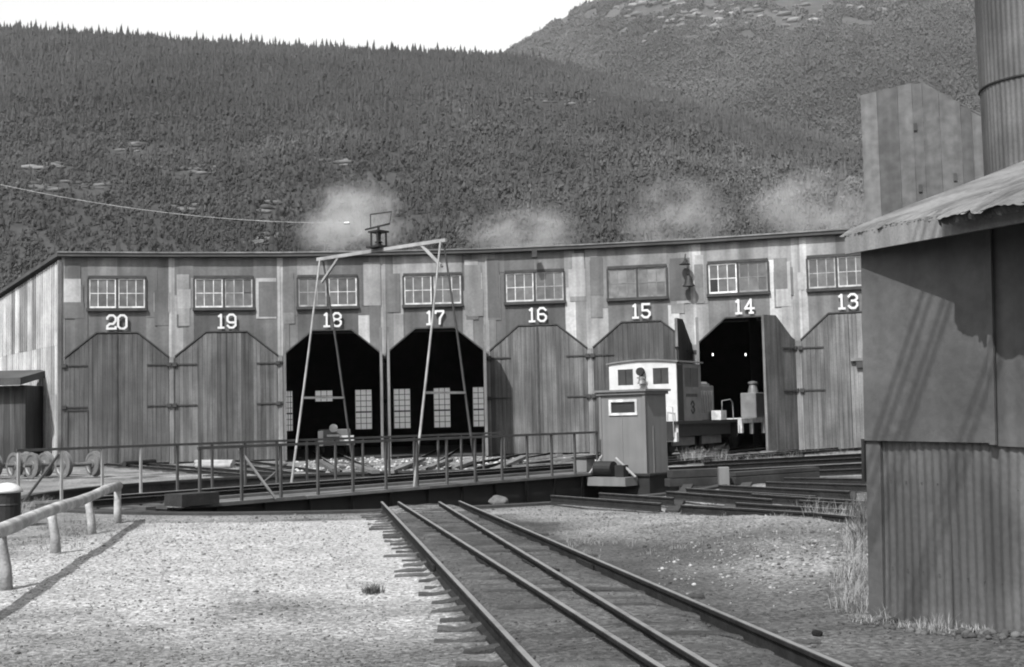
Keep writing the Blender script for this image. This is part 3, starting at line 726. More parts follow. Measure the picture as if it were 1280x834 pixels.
# ------------------------------------------------------------ gantry
GT = thing('collector_gantry', 'tall pipe gantry of two A frames straddling the turntable bridge', 'gantry', tuple(BC+Vector((0, 0, .1))), BANG)
TOP = 5.2
for sy, ps in ((-1, M['palepipe']), (1, M['palepipe'])):
    y = 1.92*sy
    for sx in (-1, 1):
        mb = MB(BM4); mb.path([(sx*.04, y, TOP), (sx*.42, y, 3.0), (sx*.95, y, .1)] if sx < 0 else [(sx*.06, y, TOP-.05), (sx*.45, y, 3.1), (sx*.95, y, .1)], [.02, .024, .028], 8)
        mb.build('leg', M['palepipe'] if sx < 0 else M['pipe'], GT)
    mb = MB(BM4); mb.beam((-.62, y, 2.0), (.62, y, 2.0), .04, .05); mb.build('crossbar', M['palepipe'], GT)
    mb = MB(BM4); mb.beam((0, y, TOP-.55), (0, y-sy*.6, TOP-.03), .05, .05, up=(1, 0, 0)); mb.build('corner_brace', M['palepipe'], GT)
mb = MB(BM4); mb.beam((0, -2.05, TOP), (0, 2.05, TOP), .07, .075); mb.build('beam', M['palepipe'], GT)
mb = MB(BM4); mb.tube((-1.0, 2.0, .55), (-1.5, 2.3, .1), .025); mb.build('foot_brace', M['pipe'], GT)
CL = thing('current_collector', 'insulated current collector standing on the gantry beam', 'electrical fitting', tuple(b2w(0, 0.0, TOP+.05)), BANG)
mb = MB(BM4); z0 = TOP+.05
for sx in (-.13, .13): mb.tube((sx, -.1, z0), (sx, -.1, z0+.34), .022); mb.tube((sx, .1, z0), (sx, .1, z0+.34), .022)
mb.box(-.17, .17, -.16, .16, z0+.34, z0+.38); mb.box(-.2, .2, -.2, .2, z0+.0, z0+.04); mb.build('cage', M['dark'], CL)
mb = MB(BM4); mb.lathe([(.05, 0), (.09, .03), (.05, .06), (.09, .09), (.05, .12), (.06, .3)], c=(0, 0, z0+.04), n=12); mb.build('insulator', M['dark'], CL)
mb = MB(BM4); mb.tube((0, -.35, z0+.5), (0, .42, z0+.46), .022); mb.tube((0, 0, z0+.38), (0, 0, z0+.5), .03); mb.tube((0, -.42, z0+.76), (0, .25, z0+.78), .014); mb.tube((0, .25, z0+.48), (0, .25, z0+.78), .012); mb.tube((0, -.36, z0+.5), (0, -.42, z0+.76), .008); mb.build('crossarm', M['dark'], CL)
# wire to the collector
e = b2w(0, .42, z0+.75); p1 = at(437, 279, 27.4); far = at(-160, 190, 25)
pts = [p1.lerp(far, t) + Vector((0, 0, -.38*4*t*(1-t))) for t in [k/24 for k in range(25)]]
mb = MB(); mb.path(pts[::-1], .005, 5)
lp = [p1, p1+Vector((.06, 0, -.22)), p1+Vector((.15, 0, -.30)), p1+Vector((.26, .05, -.22)), p1.lerp(e, .75)+Vector((0, 0, -.05)), e]
mb.path(lp, .007, 5)
mb.tube(p1+Vector((-.12, 0, .0)), p1, .03, 6)
tag(mb.build('overhead_wire', M['sash']), 'thin sagging wire from the upper left to the gantry', 'wire')

wtop = Vector((2.81, 8.33, 2.28)); wd_ = Vector((.9, .443, 0)).normalized()  # assumed cables, out of view, added to cast diagonal streaks on the shed wall
for k, (o_, lb) in enumerate(((0, 'first'), (.085, 'second'), (.2, 'third'), (.27, 'fourth'), (.72, 'fifth'), (.8, 'sixth'))):
    c = wtop + Vector((.53, -.85, 0))*o_ - tv*(5.5+.1*k); mb = MB()
    mb.path([c + wd_*q + Vector((0, 0, .0008*q*q)) for q in range(-12, 13, 2)], .013, 6)
    tag(mb.build('shadow_cable', M['dark']), lb+' of the six assumed power cables, unseen above the yard, added to shadow the shed wall', 'cable', 'assumed cables added above the yard for their shadows')
# ------------------------------------------------------------ white timber barrier, left foreground
GB = [gr(147, 655), gr(115, 668), gr(70, 692), gr(8, 737)]
dd = (GB[3]-GB[0]).normalized(); GB.append(GB[3]+dd*3.0)
BR = thing('white_barrier', 'white painted timber barrier with round top rail in the left foreground', 'barrier', tuple(GB[2]))
side = Vector((-dd.y, dd.x, 0))
for j, p in enumerate(GB):
    mb = MB(); l = side*(-.05 if j else 0)
    mb.path([p+Vector((0, 0, -.05)), p+Vector((0, 0, .2))+l*.2, p+Vector((0, 0, .38))+l*.8, p+Vector((0, 0, .52))+l*1.2], [.062, .055, .05, .055], 8); mb.build('post', M['logpaint'], BR, smooth=True)
mb = MB(); st_ = GB[0]-dd*.1; en = GB[-1]+dd*.3
pts = [st_.lerp(en, k/9)+Vector((0, 0, .56+.012*math.sin(k*1.7))) for k in range(10)]
mb.path(pts, [.066+.005*math.sin(k*2.3) for k in range(10)], 12); mb.build('top_rail', M['logpaint'], BR, smooth=True)

# ------------------------------------------------------------ wheelsets, left
def wheelset(pos, rz, lb):
    root = thing('wheelset', lb, 'wheelset', tuple(pos), rz, 'spare wheelsets beside the engine house'); Fm = frame(pos, rz); r0 = .34
    for sy in (-1, 1):
        mb = MB(Fm); y = .46*sy
        mb.lathe([(.07, -.09*sy), (.11, -.09*sy), (.13, -.05*sy), (.25, -.045*sy), (.27, -.06*sy), (.335, -.06*sy), (.34, .05*sy), (.375, .055*sy), (.375, .085*sy), (.29, .085*sy), (.26, .06*sy), (.13, .05*sy), (.12, .07*sy), (.06, .07*sy)][::-1] , c=(0, y, .375), axis='y', n=28)
        mb.build('wheel', M['steel'], root)
    mb = MB(Fm); mb.tube((0, -.75, .375), (0, .75, .375), .055, 12); mb.build('axle', M['steel'], root)
names = ['leftmost of the spare wheelsets, cut by the picture edge', 'second spare wheelset from the left', 'third spare wheelset from the left', 'rightmost of the spare wheelsets']
for (px, lb) in zip((12, 38, 60, 99), names):
    p = gr(px, 598); wheelset(Vector((p.x, p.y, .02)), R(-38), lb)
# winch by end wall
p = gr(38, 578); WN = thing('hand_winch', 'dark hand winch standing behind the spare wheelsets', 'winch', tuple(p))
mb = MB(); mb.box(p.x-.5, p.x+.35, p.y-.3, p.y+.3, 0, .5); mb.box(p.x-.4, p.x-.3, p.y-.3, p.y+.3, .5, 1.0); mb.box(p.x+.15, p.x+.25, p.y-.3, p.y+.3, .5, .95); mb.build('frame', M['dark'], WN)
mb = MB(); mb.lathe([(.22, -.35), (.22, .35)], c=(p.x-.05, p.y, .85), axis='x'); mb.tube((p.x-.05, p.y-.2, .9), (p.x+.0, p.y-.3, 1.6), .04); mb.tube((p.x+.2, p.y-.1, .85), (p.x+.9, p.y-.1, .8), .05); mb.build('drum', M['dark'], WN)
# white topped drum at the picture edge
p = gr(8, 658); DR = thing('steel_drum', 'dark drum with white domed lid at the left picture edge', 'drum', tuple(p))
mb = MB(); mb.lathe([(.2, 0), (.2, .3), (.21, .32), (.2, .34), (.2, .5)], c=p, n=20); mb.build('body', M['dark'], DR)
mb = MB(); mb.lathe([(.23, .5), (.23, .54), (.17, .6), (.08, .64), (.01, .65)], c=p, n=20); mb.build('lid', M['white'], DR, smooth=True)

# ------------------------------------------------------------ locomotive 3
LO = Vector((4.18, 40.13, .11)); LA = math.atan2(.85, .527); LM4 = frame(LO, LA)
LC = thing('locomotive', 'small diesel locomotive number 3 with white cab end, outside door 14', 'locomotive', tuple(LO), LA)
mb = MB(LM4)   # cab body: end with arched top
z0, ze, zc_ = 1.1, 2.98, 3.07
def arch(y): return ze+(zc_-ze)*(1-(y/1.2)**2)
def wallseg(mb, y0, y1, zb, zt, x0=0, x1=.05):
    n_ = 6
    for k in range(n_):
        a, b = lerp(y0, y1, k/n_), lerp(y0, y1, (k+1)/n_); ta = min(zt, arch(a)-.0) if zt > 2.9 else zt; tb = min(zt, arch(b)) if zt > 2.9 else zt
        mb.add([(x0, a, zb), (x0, b, zb), (x0, b, tb), (x0, a, ta), (x1, a, zb), (x1, b, zb), (x1, b, tb), (x1, a, ta)], [(0, 1, 2, 3), (7, 6, 5, 4), (2, 6, 7, 3), (0, 4, 5, 1), (0, 3, 7, 4), (1, 5, 6, 2)])
wz0, wz1 = 2.3, 2.82
for a, b in ((-1.2, -.93), (-.38, .33), (.88, 1.2)): wallseg(mb, a, b, z0, 9)
for a, b in ((-.93, -.38), (.33, .88)): wallseg(mb, a, b, z0, wz0); wallseg(mb, a, b, wz1, 9)
mb.box(0, .05, -1.2, -.85, .45, z0); mb.box(0, .05, .8, 1.2, .45, z0); mb.box(-.12, .0, -1.2, 1.2, .45, .75)
ce = mb.build('cab_end', M['white'], LC); ce['label'] = 'white painted cab end with two windows'
for a, b in ((-.93, -.38), (.33, .88)):
    mb = MB(LM4); mb.box(.02, .03, a, b, wz0, wz1, .4); mb.box(.0, .045, (a+b)/2-.015, (a+b)/2+.015, wz0, wz1, .2); mb.build('cab_window', M['pane'], LC)
mb = MB(LM4); CLn = 1.95    # right side (y=-1.2) and left, rear
for y0, y1 in ((-1.2, -1.15), (1.15, 1.2)):
    mb.box(.05, .5, y0+.03, y1, z0, 2.95, .25); mb.box(.5, .62, y0, y1, z0, 2.95); mb.box(.62, 1.72, y0, y1, z0, 2.2); mb.box(.62, 1.72, y0, y1, 2.82, 2.95); mb.box(1.72, CLn, y0, y1, z0, 2.95)
mb.box(CLn-.05, CLn, -1.15, 1.15, z0, 2.95); mb.build('cab_side', M['loco'], LC)
mb = MB(LM4); mb.box(.05, .49, -1.21, -1.175, z0+.02, 2.9); mb.build('cab_door', M['dark'], LC)
mb = MB(LM4); mb.box(.62, 1.72, -1.18, -1.17, 2.2, 2.82, .5); mb.box(1.15, 1.19, -1.195, -1.165, 2.2, 2.82, 1); mb.build('side_window', M['pane'], LC)
mb = MB(LM4)
ys = [lerp(-1.28, 1.28, k/12) for k in range(13)]; vs = []
for x in (-.06, CLn+.06):
    for y in ys: vs.append((x, y, arch(y*.93)+.05))
    for y in ys: vs.append((x, y, arch(y*.93)+.0))
fs = []
for k in range(12): fs += [(k, k+1, 26+k+1, 26+k), (13+k+1, 13+k, 39+k, 39+k+1), (k, 13+k, 13+k+1, k+1), (26+k, 26+k+1, 39+k+1, 39+k)]
fs += [(0, 26, 39, 13), (12, 25, 51, 38)]
mb.add(vs, fs); mb.build('cab_roof', M['loco'], LC)
mb = MB(LM4); mb.lathe([(.0, -.12), (.13, -.12), (.14, -.02), (.1, .1)], c=(-.12, -.02, 2.72), axis='x', n=18); mb.build('headlight', M['dark'], LC)
mb = MB(LM4); mb.lathe([(.03, .12), (.09, .08), (.1, -.02), (.15, -.12)], c=(-.16, -.05, 2.45), n=14); mb.box(-.2, -.12, -.2, .1, 2.5, 2.54); mb.build('bell', M['steel'], LC)
mb = MB(LM4); mb.box(-.1, 5.0, -1.22, 1.22, 1.0, 1.1); mb.box(.05, 4.9, -1.0, 1.0, .6, 1.0); mb.box(-.2, -.1, -1.1, 1.1, .5, 1.08); mb.box(5.0, 5.1, -1.2, 1.2, .5, 1.1); mb.build('underframe', M['dark'], LC)
mb = MB(LM4); mb.box(CLn+.02, 4.15, -.72, .72, 1.1, 2.28)
mb.box(CLn+.02, 4.1, -.6, .6, 2.28, 2.36)
for x in np.arange(CLn+.2, 4.0, .22): mb.box(x, x+.12, -.745, -.72, 1.35, 2.1)
mb.build('hood', M['loco'], LC, bevel=.02)
mb = MB(LM4); mb.box(CLn+.0, 4.0, -.55, .55, 2.362, 2.42); mb.build('hood_top', M['sash'], LC)
mb = MB(LM4); mb.tube((1.5, -.6, 3.0), (1.5, -.6, 3.45), .05); mb.lathe([(.05, 0), (.09, .1), (.02, .12)], c=(1.5, -.6, 3.45), n=10); mb.build('horn', M['dark'], LC)
for x in (.9, 1.9, 3.2, 4.2):
    for sy in (-1, 1):
        mb = MB(LM4); mb.lathe([(.1, -.08), (.34, -.07), (.38, 0), (.4, .01), (.4, .05), (.1, .06)], c=(x, sy*.5, .4), axis='y', n=24); mb.build('wheel', M['dark'], LC)
mb = MB(LM4)
for x in (1.4, 3.7): mb.box(x-.85, x+.85, -.78, -.7, .3, .58); mb.box(x-.85, x+.85, .7, .78, .3, .58)
mb.build('truck_frame', M['steel'], LC)
for y in (-1.12, 1.0):
    mb = MB(LM4); mb.path([(-.15, y, .6), (-.18, y, 1.55), (-.18, y+.25*(1 if y < 0 else -1), 1.6), (-.15, y+.28*(1 if y < 0 else -1), .6)], .018, 6); mb.build('handrail', M['palepipe'], LC)
mb = MB(LM4); mb.path([(3.9, -1.1, 1.1), (3.95, -1.1, 1.75), (4.7, -1.1, 1.8), (4.9, -1.1, 1.7), (4.95, -1.1, 1.1)], .018, 6); mb.build('handrail', M['palepipe'], LC)
mb = MB(LM4); mb.box(3.7, 4.2, -1.15, -.8, 1.1, 1.42); mb.build('tool_box', M['sash'], LC)
mb = MB(LM4 @ Matrix.Translation((1.08, -1.205, 1.36)))
for k, (p, q) in enumerate(strokes('3', .26, .36)): mb.beam((p[0], -.0012*k, p[1]), (q[0], -.0012*k, q[1]), .06, .008, up=(0, 1, 0))
mb.build('number', M['dark'], LC)['label'] = 'dark number 3 on the cab side'
mb = MB(LM4)      # small illegible lettering line above the number
x = .72
for k in range(8): mb.box(x, x+.07, -1.206, -1.202, 1.88, 1.98); x += .115
mb.build('lettering', M['dark'], LC)
# flat work car behind the locomotive, in door 14
W0 = LM4@Vector((5.9, 0, 0)); WC = thing('work_car', 'pale flat work car with tall grey box standing in doorway 14', 'rail car', tuple(W0), LA)
mb = MB(LM4); mb.box(5.6, 10.5, -1.15, 1.15, .95, 1.12); mb.box(5.6, 5.75, -1.15, 1.15, .6, .95); mb.box(6.6, 6.75, -1.15, -1.05, .55, .95); mb.box(7.8, 8.0, -1.15, -1.05, .55, .95); mb.build('deck', M['sash'], WC)
mb = MB(LM4); mb.box(7.2, 8.8, -1.1, -.5, 1.12, 2.05); mb.build('box', M['loco'], WC, bevel=.02)
mb = MB(LM4); mb.lathe([(.2, 0), (.17, .15), (.13, .3), (.18, .34), (.18, .4), (.05, .44)], c=(7.6, -.85, 2.05), n=16); mb.build('stove_pipe', M['steel'], WC)
for x in (6.4, 9.4):
    for sy in (-1, 1):
        mb = MB(LM4); mb.lathe([(.1, -.08), (.34, -.07), (.38, 0), (.4, .01), (.4, .05), (.1, .06)], c=(x, sy*.5, .4), axis='y', n=24); mb.build('wheel', M['dark'], WC)

# motor car inside door 18
p = at(420, 560, 49.2); p.z = .14; d = (mids[2]-BC).normalized(); A4 = frame(p, math.atan2(d.y, d.x)-math.pi/2)
SP = thing('motor_car', 'low motor car with pale fittings parked inside open door 18', 'rail vehicle', tuple(p), math.atan2(d.y, d.x)-math.pi/2)
mb = MB(A4); mb.box(-.75, .75, 0, 2.4, .35, .6); mb.box(-.6, .6, .3, 2.0, .6, 1.0); mb.build('body', M['loco'], SP, bevel=.02)
mb = MB(A4); mb.box(.15, .7, -.05, -.01, .5, .75); mb.box(-.7, -.5, -.05, -.01, .35, .95); mb.box(-.35, .15, -.06, -.01, .72, .8); mb.build('front_plate', M['white'], SP)
mb = MB(A4); mb.lathe([(.02, -.1), (.16, -.08), (.16, .05), (.05, .1)], c=(-.1, -.1, 1.05), axis='y', n=16); mb.build('headlight', M['white'], SP)
for sx in (-1, 1):
    for y in (.4, 1.9):
        mb = MB(A4); mb.lathe([(.05, -.05), (.24, -.05), (.24, .05), (.05, .05)], c=(sx*.5, y, .22), axis='x', n=16); mb.build('wheel', M['dark'], SP)
# pale debris inside door 17 at the right leaf
# ------------------------------------------------------------ timber piles behind the bridge
LBN = ['nearest', 'second', 'third', 'fourth', 'fifth', 'sixth', 'seventh', 'eighth']
TP = [((618, 588), (655, 571), .2), ((640, 584), (735, 578), .12), ((650, 579), (730, 573), .12), ((660, 575), (700, 569), .22), ((488, 590), (528, 574), .16), ((530, 587), (562, 575), .16), ((565, 586), (590, 577), .14), ((398, 576), (420, 588), .1), ((440, 581), (470, 590), .08)]
LBT = ['pale leaning plank at the left of the plank heap before door 16', 'front board of the plank heap before door 16', 'middle board of the plank heap before door 16', 'topmost board of the plank heap before door 16', 'slanting timber on the ground before the post between doors 18 and 17',
       'slanting timber on the ground in front of door 17', 'short timber on the ground at the right side of door 17', 'short board on the ground in front of door 18', 'thin board on the ground to the right in front of door 18']
for (p, q, h), lb in zip(TP, LBT):
    a = gr(*p, .04); b = gr(*q, h); mb = MB(); mb.beam(a, b, .22, .1, rnd.uniform(1.0, 2.2)); tag(mb.build('timber', M['tie'], bevel=.006), lb, 'timber', 'timbers lying behind the turntable')
# pipe bundle in front of doors 20/19
for k, (p, q, lb) in enumerate([((155, 580), (193, 577), 'dark pipe on the ground at the foot of door 20'), ((245, 578), (292, 578), 'pale pipe on the ground at the foot of door 19'), ((246, 582), (290, 582), 'nearer pale pipe on the ground before door 19')]):
    a = gr(*p, .15); b = gr(*q, .15); mb = MB(); mb.tube(a, b, .09, 10); tag(mb.build('pipe', M['dark'] if k == 0 else M['palepipe'], smooth=False), lb, 'pipe', 'pipes on the ground before doors 20 and 19')

# ------------------------------------------------------------ corrugated shed, right
SA = math.atan2(SHD.y, SHD.x); SM4 = frame(SH0+Vector((.045, 0, 0)), SA) @ Matrix.Rotation(.03, 4, 'Y'); Ls = 3.2
# local x runs along the wall to the right (towards the camera), -y... local +y is behind the wall
SHED = thing('metal_shed', 'shed with corrugated iron lower wall and ragged iron roof, right foreground', 'shed', tuple(SH0), SA)
zsm = 1.45-34.2/1550*SH0.y + .0
def corr(mb, x0, x1, z0, z1, y, amp=.005, pitch=.066, jag=None, nz=2):
    n_ = int((x1-x0)/pitch*8); vs = []; fs = []
    for i in range(n_+1):
        x = lerp(x0, x1, i/n_); yy = y + amp*math.cos(2*math.pi*x/pitch)
        zt = z1(x) if callable(z1) else z1
        for j in range(nz): vs.append((x, yy + .012*math.sin(x*3+j), lerp(z0, zt, j/(nz-1))))
    for i in range(n_):
        for j in range(nz-1): fs.append((i*nz+j, (i+1)*nz+j, (i+1)*nz+j+1, i*nz+j+1))
    mb.add(vs, fs)
mb = MB(SM4); corr(mb, -.05, Ls, -.05, lambda x: zsm+.03+.02*math.sin(x*9), 0.0, nz=4); lw = mb.build('lower_wall', M['corr'], SHED, smooth=True); lw['label'] = 'corrugated iron lower wall'
mb = MB(SM4)
for k in range(5):
    x = .62*k+.55; mb.box(x, x+.006, -.0075, -.003, -.02, zsm-.02)
    for zz in (.35, .95):
        for q in range(4): mb.box(x-.5+q*.132, x-.492+q*.132, -.009, -.004, zz, zz+.008)
mb.build('lap_joint', M['trim'], SHED)
mb = MB(SM4); mb.box(-.15, -.02, -.03, .1, -.05, zsm+.0); cp = mb.build('corner_post', M['panel'], SHED, bevel=.006)
def fb(x): return 2.56 + .0*(x+.25)      # underside of fascia
def ov(x): return .09 + .24*(x+.25)        # the roof edge is not parallel to the wall
mb = MB(SM4)
mb.prism([(-.14, zsm-.03), (.93, zsm-.01), (.93, fb(.9)+.1), (-.14, fb(-.1)+.02)], -.05, .02)
up = mb.build('upper_wall', M['panel'], SHED); up['label'] = 'tar paper panel above the corrugated wall'
mb = MB(SM4); corr(mb, .93, Ls, zsm-.03, 2.85, -.03, amp=.003, pitch=.12); mb.prism([(.915, zsm-.02), (.96, zsm-.02), (.96, 2.7), (.915, 2.7)], -.075, -.055); mb.build('upper_wall', M['panel'], SHED)
mb = MB(SM4); mb.prism([(-.14, 0), (-.10, 0), (-.10, 2.6), (-.14, 2.6)], .02, 3.2); mb.build('side_wall', M['panel'], SHED)
mb = MB(SM4); mb.box(-.17, -.145, -.05, .02, zsm-.32, zsm-.02); mb.build('latch', M['dark'], SHED)
SL = .335
def strip(mb, x0, x1, o0, o1, z0, z1):
    a = [(x0, -ov(x0)+o0), (x1, -ov(x1)+o0), (x1, -ov(x1)+o1), (x0, -ov(x0)+o1)]
    vs = [(x, y, fb(x)+z0) for x, y in a]+[(x, y, fb(x)+z1) for x, y in a]
    mb.add(vs, [(3, 2, 1, 0), (4, 5, 6, 7), (0, 1, 5, 4), (1, 2, 6, 5), (2, 3, 7, 6), (3, 0, 4, 7)])
mb = MB(SM4); strip(mb, -.25, Ls, 0, .03, 0, .15); mb.build('fascia', M['fascia'], SHED)
mb = MB(SM4)
vs = [(x, -ov(x)+.03 if y is None else y, fb(x)+dz+(0 if y is None else SL*(y+ov(x)))) for dz in (.04, .135) for x, y in ((-.25, None), (Ls, None), (Ls, 3), (-.25, 3))]
mb.add(vs, [(3, 2, 1, 0), (4, 5, 6, 7), (0, 1, 5, 4), (1, 2, 6, 5), (2, 3, 7, 6), (3, 0, 4, 7)]); mb.build('roof_boards', M['trim'], SHED)
r_ = random.Random(9)
for k in range(5):
    x0 = -.33+k*.72; x1 = x0+.8; mb = MB(SM4); n_ = 60; vs = []; fs = []; lift = r_.uniform(.0, .025)
    ys = [0, .1, .3, .8, 1.6, 3.2]
    for i in range(n_+1):
        x = lerp(x0, x1, i/n_); jag = .03*noise.noise(Vector((x*9, k*3.3, 0)))+.03*noise.noise(Vector((x*27, k, 2)))
        ex = .0+.17*sstep(.78, .92, x)
        for j, y in enumerate(ys):
            yy = -ov(x)-ex+jag if j == 0 else -ov(x)+y
            dz = SL*(yy+ov(x))+.15+k*.006+lift + .003*math.cos(2*math.pi*x/.076) - (.02+.05*max(0, noise.noise(Vector((x*5, 1, k)))) if j == 0 else 0)+.02*noise.noise(Vector((x*2, y*2, k*3)))
            vs.append((x, yy, fb(x)+dz))
    m_ = len(ys)
    for i in range(n_):
        for j in range(m_-1): fs.append((i*m_+j, (i+1)*m_+j, (i+1)*m_+j+1, i*m_+j+1))
    mb.add(vs, fs); mb.build('roof_sheet', M['roofsheet'], SHED)
mb = MB(SM4); x = -.25
while x < Ls:       # ragged roofing felt hanging over the edge
    w_ = r_.uniform(.02, .07); h_ = r_.uniform(.005, .02)+.04*sstep(.78, .92, x); o_ = ov(x)+.005+.14*sstep(.78, .92, x); zt = fb(x)+.135-.045*sstep(.78, .92, x)
    mb.add([(x, -o_, zt), (x+w_, -o_, zt), (x+w_*.8, -o_+.01, zt-h_), (x+w_*.1, -o_+.01, zt-h_*.7), (x+w_, -ov(x)+.05, zt+.02), (x, -ov(x)+.05, zt+.02)], [(0, 1, 2, 3), (0, 1, 4, 5)]); x += w_
mb.build('roofing_felt', M['trim'], SHED)

# old board tower and tall corrugated silo behind the shed
p0 = at(1083, 300, 30); TW = thing('board_tower', 'tall weathered sheet clad tower with one sloping shoulder behind the metal shed', 'tower', (p0.x, 30, 0))
zt0 = at(1083, 120, 30).z; zt1 = at(1155, 108, 30).z; xs1 = at(1150, 200, 30).x; xs2 = at(1222, 200, 30).x; zt2 = at(1215, 158, 30).z
mb = MB(); x = p0.x; r_ = random.Random(5); x_end = at(1262, 200, 30).x
def ttop(x):
    return lerp(zt0, zt1, (x-p0.x)/(xs1-p0.x)) if x < xs1 else lerp(zt1, zt2, (x-xs1)/(xs2-xs1))
TM = Matrix.Translation((p0.x, 30, 0)) @ Matrix.Rotation(R(-19), 4, 'Z') @ Matrix.Translation((-p0.x, -30, 0))
mb.M = TM
while x < x_end:
    bw = r_.uniform(.2, .5); x2 = min(x+bw, x_end)
    yo = r_.uniform(0, .02)
    mb.prism([(x, 0), (x2-.006, 0), (x2-.006, ttop(x2)), (x, ttop(x)+r_.uniform(-.03, .03))], 30-yo, 30.08, r_.uniform(.88, 1.12) if x > p0.x+.1 else 1.5); x = x2
mb.build('front_wall', M['tower'], TW)
mb = MB(TM); mb.box(p0.x, p0.x+.08, 30.08, 32.5, 0, zt0-.05, .8); mb.box(x_end-.08, x_end, 30.08, 32.5, 0, ttop(x_end)-.05, .8); mb.box(p0.x+.08, x_end-.08, 32.42, 32.5, 0, ttop(x_end)-.05, .8); mb.build('side_walls', M['tower'], TW)
mb = MB(TM); mb.beam((xs1, 31.25, zt1+.0), (x_end+.05, 31.25, ttop(x_end)+.0), 2.5, .03, 1.0); mb.beam((p0.x, 31.25, zt0+.0), (xs1, 31.25, zt1+.0), 2.5, .03, .8); mb.build('roof', M['tower'], TW)
for (u, z_) in ((1.25, zt0-.9), (1.3, zt0-2.4), (2.1, zt0-2.2)):
    mb = MB(TM); mb.box(p0.x+u-.04, p0.x+u+.04, 29.95, 29.985, z_-.09, z_+.09); mb.build('patch', M['trim'], TW)
pe = at(1229, 110, 15); RS = .72; cs = Vector((pe.x+RS*1.07, 15.0+.1, 0))
SI = thing('metal_silo', 'tall round ribbed metal silo rising above the shed roof at the right edge', 'silo', tuple(cs))
def ribbed(z0, z1, r, name):
    mb = MB(); n_ = 66*8; vs = []
    for i in range(n_):
        a = 2*math.pi*i/n_; q = r+.004*math.cos(a*66)
        for z in (z0, z1): vs.append((cs.x+q*math.cos(a), cs.y+q*math.sin(a), z))
    mb.add(vs, [(2*i, 2*((i+1) % n_), 2*((i+1) % n_)+1, 2*i+1) for i in range(n_)]); return mb.build(name, M['corr'], SI, smooth=True)
zs = at(1229, 107, 15).z
ribbed(0, zs, RS, 'lower_section'); ribbed(zs, 9.5, RS+.012, 'upper_section')
mb = MB(); ring(mb, RS-.01, RS+.02, zs-.012, zs+.008, c=cs); mb.build('seam_band', M['dark'], SI)
mb = MB(); mb.lathe([(RS+.06, 9.5), (RS+.06, 9.56), (.1, 10.0)], c=cs, n=40); mb.build('cap', M['corr'], SI)

# ------------------------------------------------------------ stones, weeds
ico = [Vector(v) for v in [(0, 0, 1), (.89, 0, .45), (.28, .85, .45), (-.72, .53, .45), (-.72, -.53, .45), (.28, -.85, .45), (.72, .53, -.45), (-.28, .85, -.45), (-.89, 0, -.45), (-.28, -.85, -.45), (.72, -.53, -.45), (0, 0, -1)]]
icof = [(0, 1, 2), (0, 2, 3), (0, 3, 4), (0, 4, 5), (0, 5, 1), (1, 6, 2), (2, 7, 3), (3, 8, 4), (4, 9, 5), (5, 10, 1), (2, 6, 7), (3, 7, 8), (4, 8, 9), (5, 9, 10), (1, 10, 6), (6, 11, 7), (7, 11, 8), (8, 11, 9), (9, 11, 10), (10, 11, 6)]
IV = np.array([tuple(v) for v in ico]); IF = np.array(icof)
def scatter(name, pts, size, tones, m, flat=.6, jit=.25):
    n_ = len(pts); P = np.array(pts); Vv = IV[None]*np.array([1, 1, flat])*(1+jit*rng.uniform(-1, 1, (n_, 12, 3)))
    a = rng.uniform(0, 6.28, n_); c, s = np.cos(a), np.sin(a); X = Vv[..., 0]*c[:, None]-Vv[..., 1]*s[:, None]*.8; Y = Vv[..., 0]*s[:, None]+Vv[..., 1]*c[:, None]*.8
    Vv = np.stack([X, Y, Vv[..., 2]], -1)*np.array(size)[:, None, None]+P[:, None, :]
    Fv = IF[None]+12*np.arange(n_)[:, None, None]
    return mesh_np(name, Vv.reshape(-1, 3), Fv.reshape(-1, 3), m, np.repeat(tones, 20))
pts = []; sz = []; tn = []
for _ in range(30000):
    y = 6.3+14*rnd.random()**1.3; x = rnd.uniform(-6.5, 3.5*y/8)
    xa, xd = xline(RA, y), xline(RD, y)
    if abs(x-xa) < .08 or abs(x-xd) < .08: continue
    if math.hypot(x-BC.x, y-BC.y) < PR+.2: continue
    onleft = x < xa-.6; t = ground_tone(x, y)
    if not onleft and rnd.random() > (.55 if x > xd+.8 else .25): continue
    s = rnd.uniform(.004, .011)*(1.0+1.2*(rnd.random() < .04))*(.7+y*.035)
    pts.append((x, y, ground_z(x, y)+s*.2)); sz.append(s); tn.append(max(.08, min(1.1, (.1+t*.55)*rnd.uniform(.3, 1.2))))
tag(scatter('gravel', pts, sz, tn, M['rubble']), kind='stuff')
# pale rubble on the right bank
pts = []; sz = []; tn = []
for _ in range(900):
    px = rnd.uniform(820, 1086); py = rnd.gauss(705, 20)
    if px < 900 and rnd.random() < .6: continue
    if not 655 < py < 765: continue
    p = gr(px, py); s = .006+.022*rnd.random()**3; pts.append((p.x, p.y, ground_z(p.x, p.y)+s*.2)); sz.append(s); tn.append(rnd.uniform(.2, .9)**1.3)
for _ in range(120):
    t = rnd.uniform(-.1, 1.6); o = rnd.uniform(-.35, -.02); q = SH0+SHD*t+Vector((-SHD.y, SHD.x, 0))*o; s = rnd.uniform(.01, .04)
    pts.append((q.x, q.y, ground_z(q.x, q.y)+s*.3)); sz.append(s); tn.append(rnd.uniform(.07, .28))
for _ in range(500):   # gritty heaps before the engine house
    p = gr(rnd.uniform(370, 760), rnd.uniform(573, 590)); s = rnd.uniform(.03, .09); 
    if (p-BC).length > PR+.3: pts.append((p.x, p.y, s*.2)); sz.append(s); tn.append(rnd.uniform(.4, 1.2))
tag(scatter('rubble', pts, sz, tn, M['rubble']), kind='stuff')
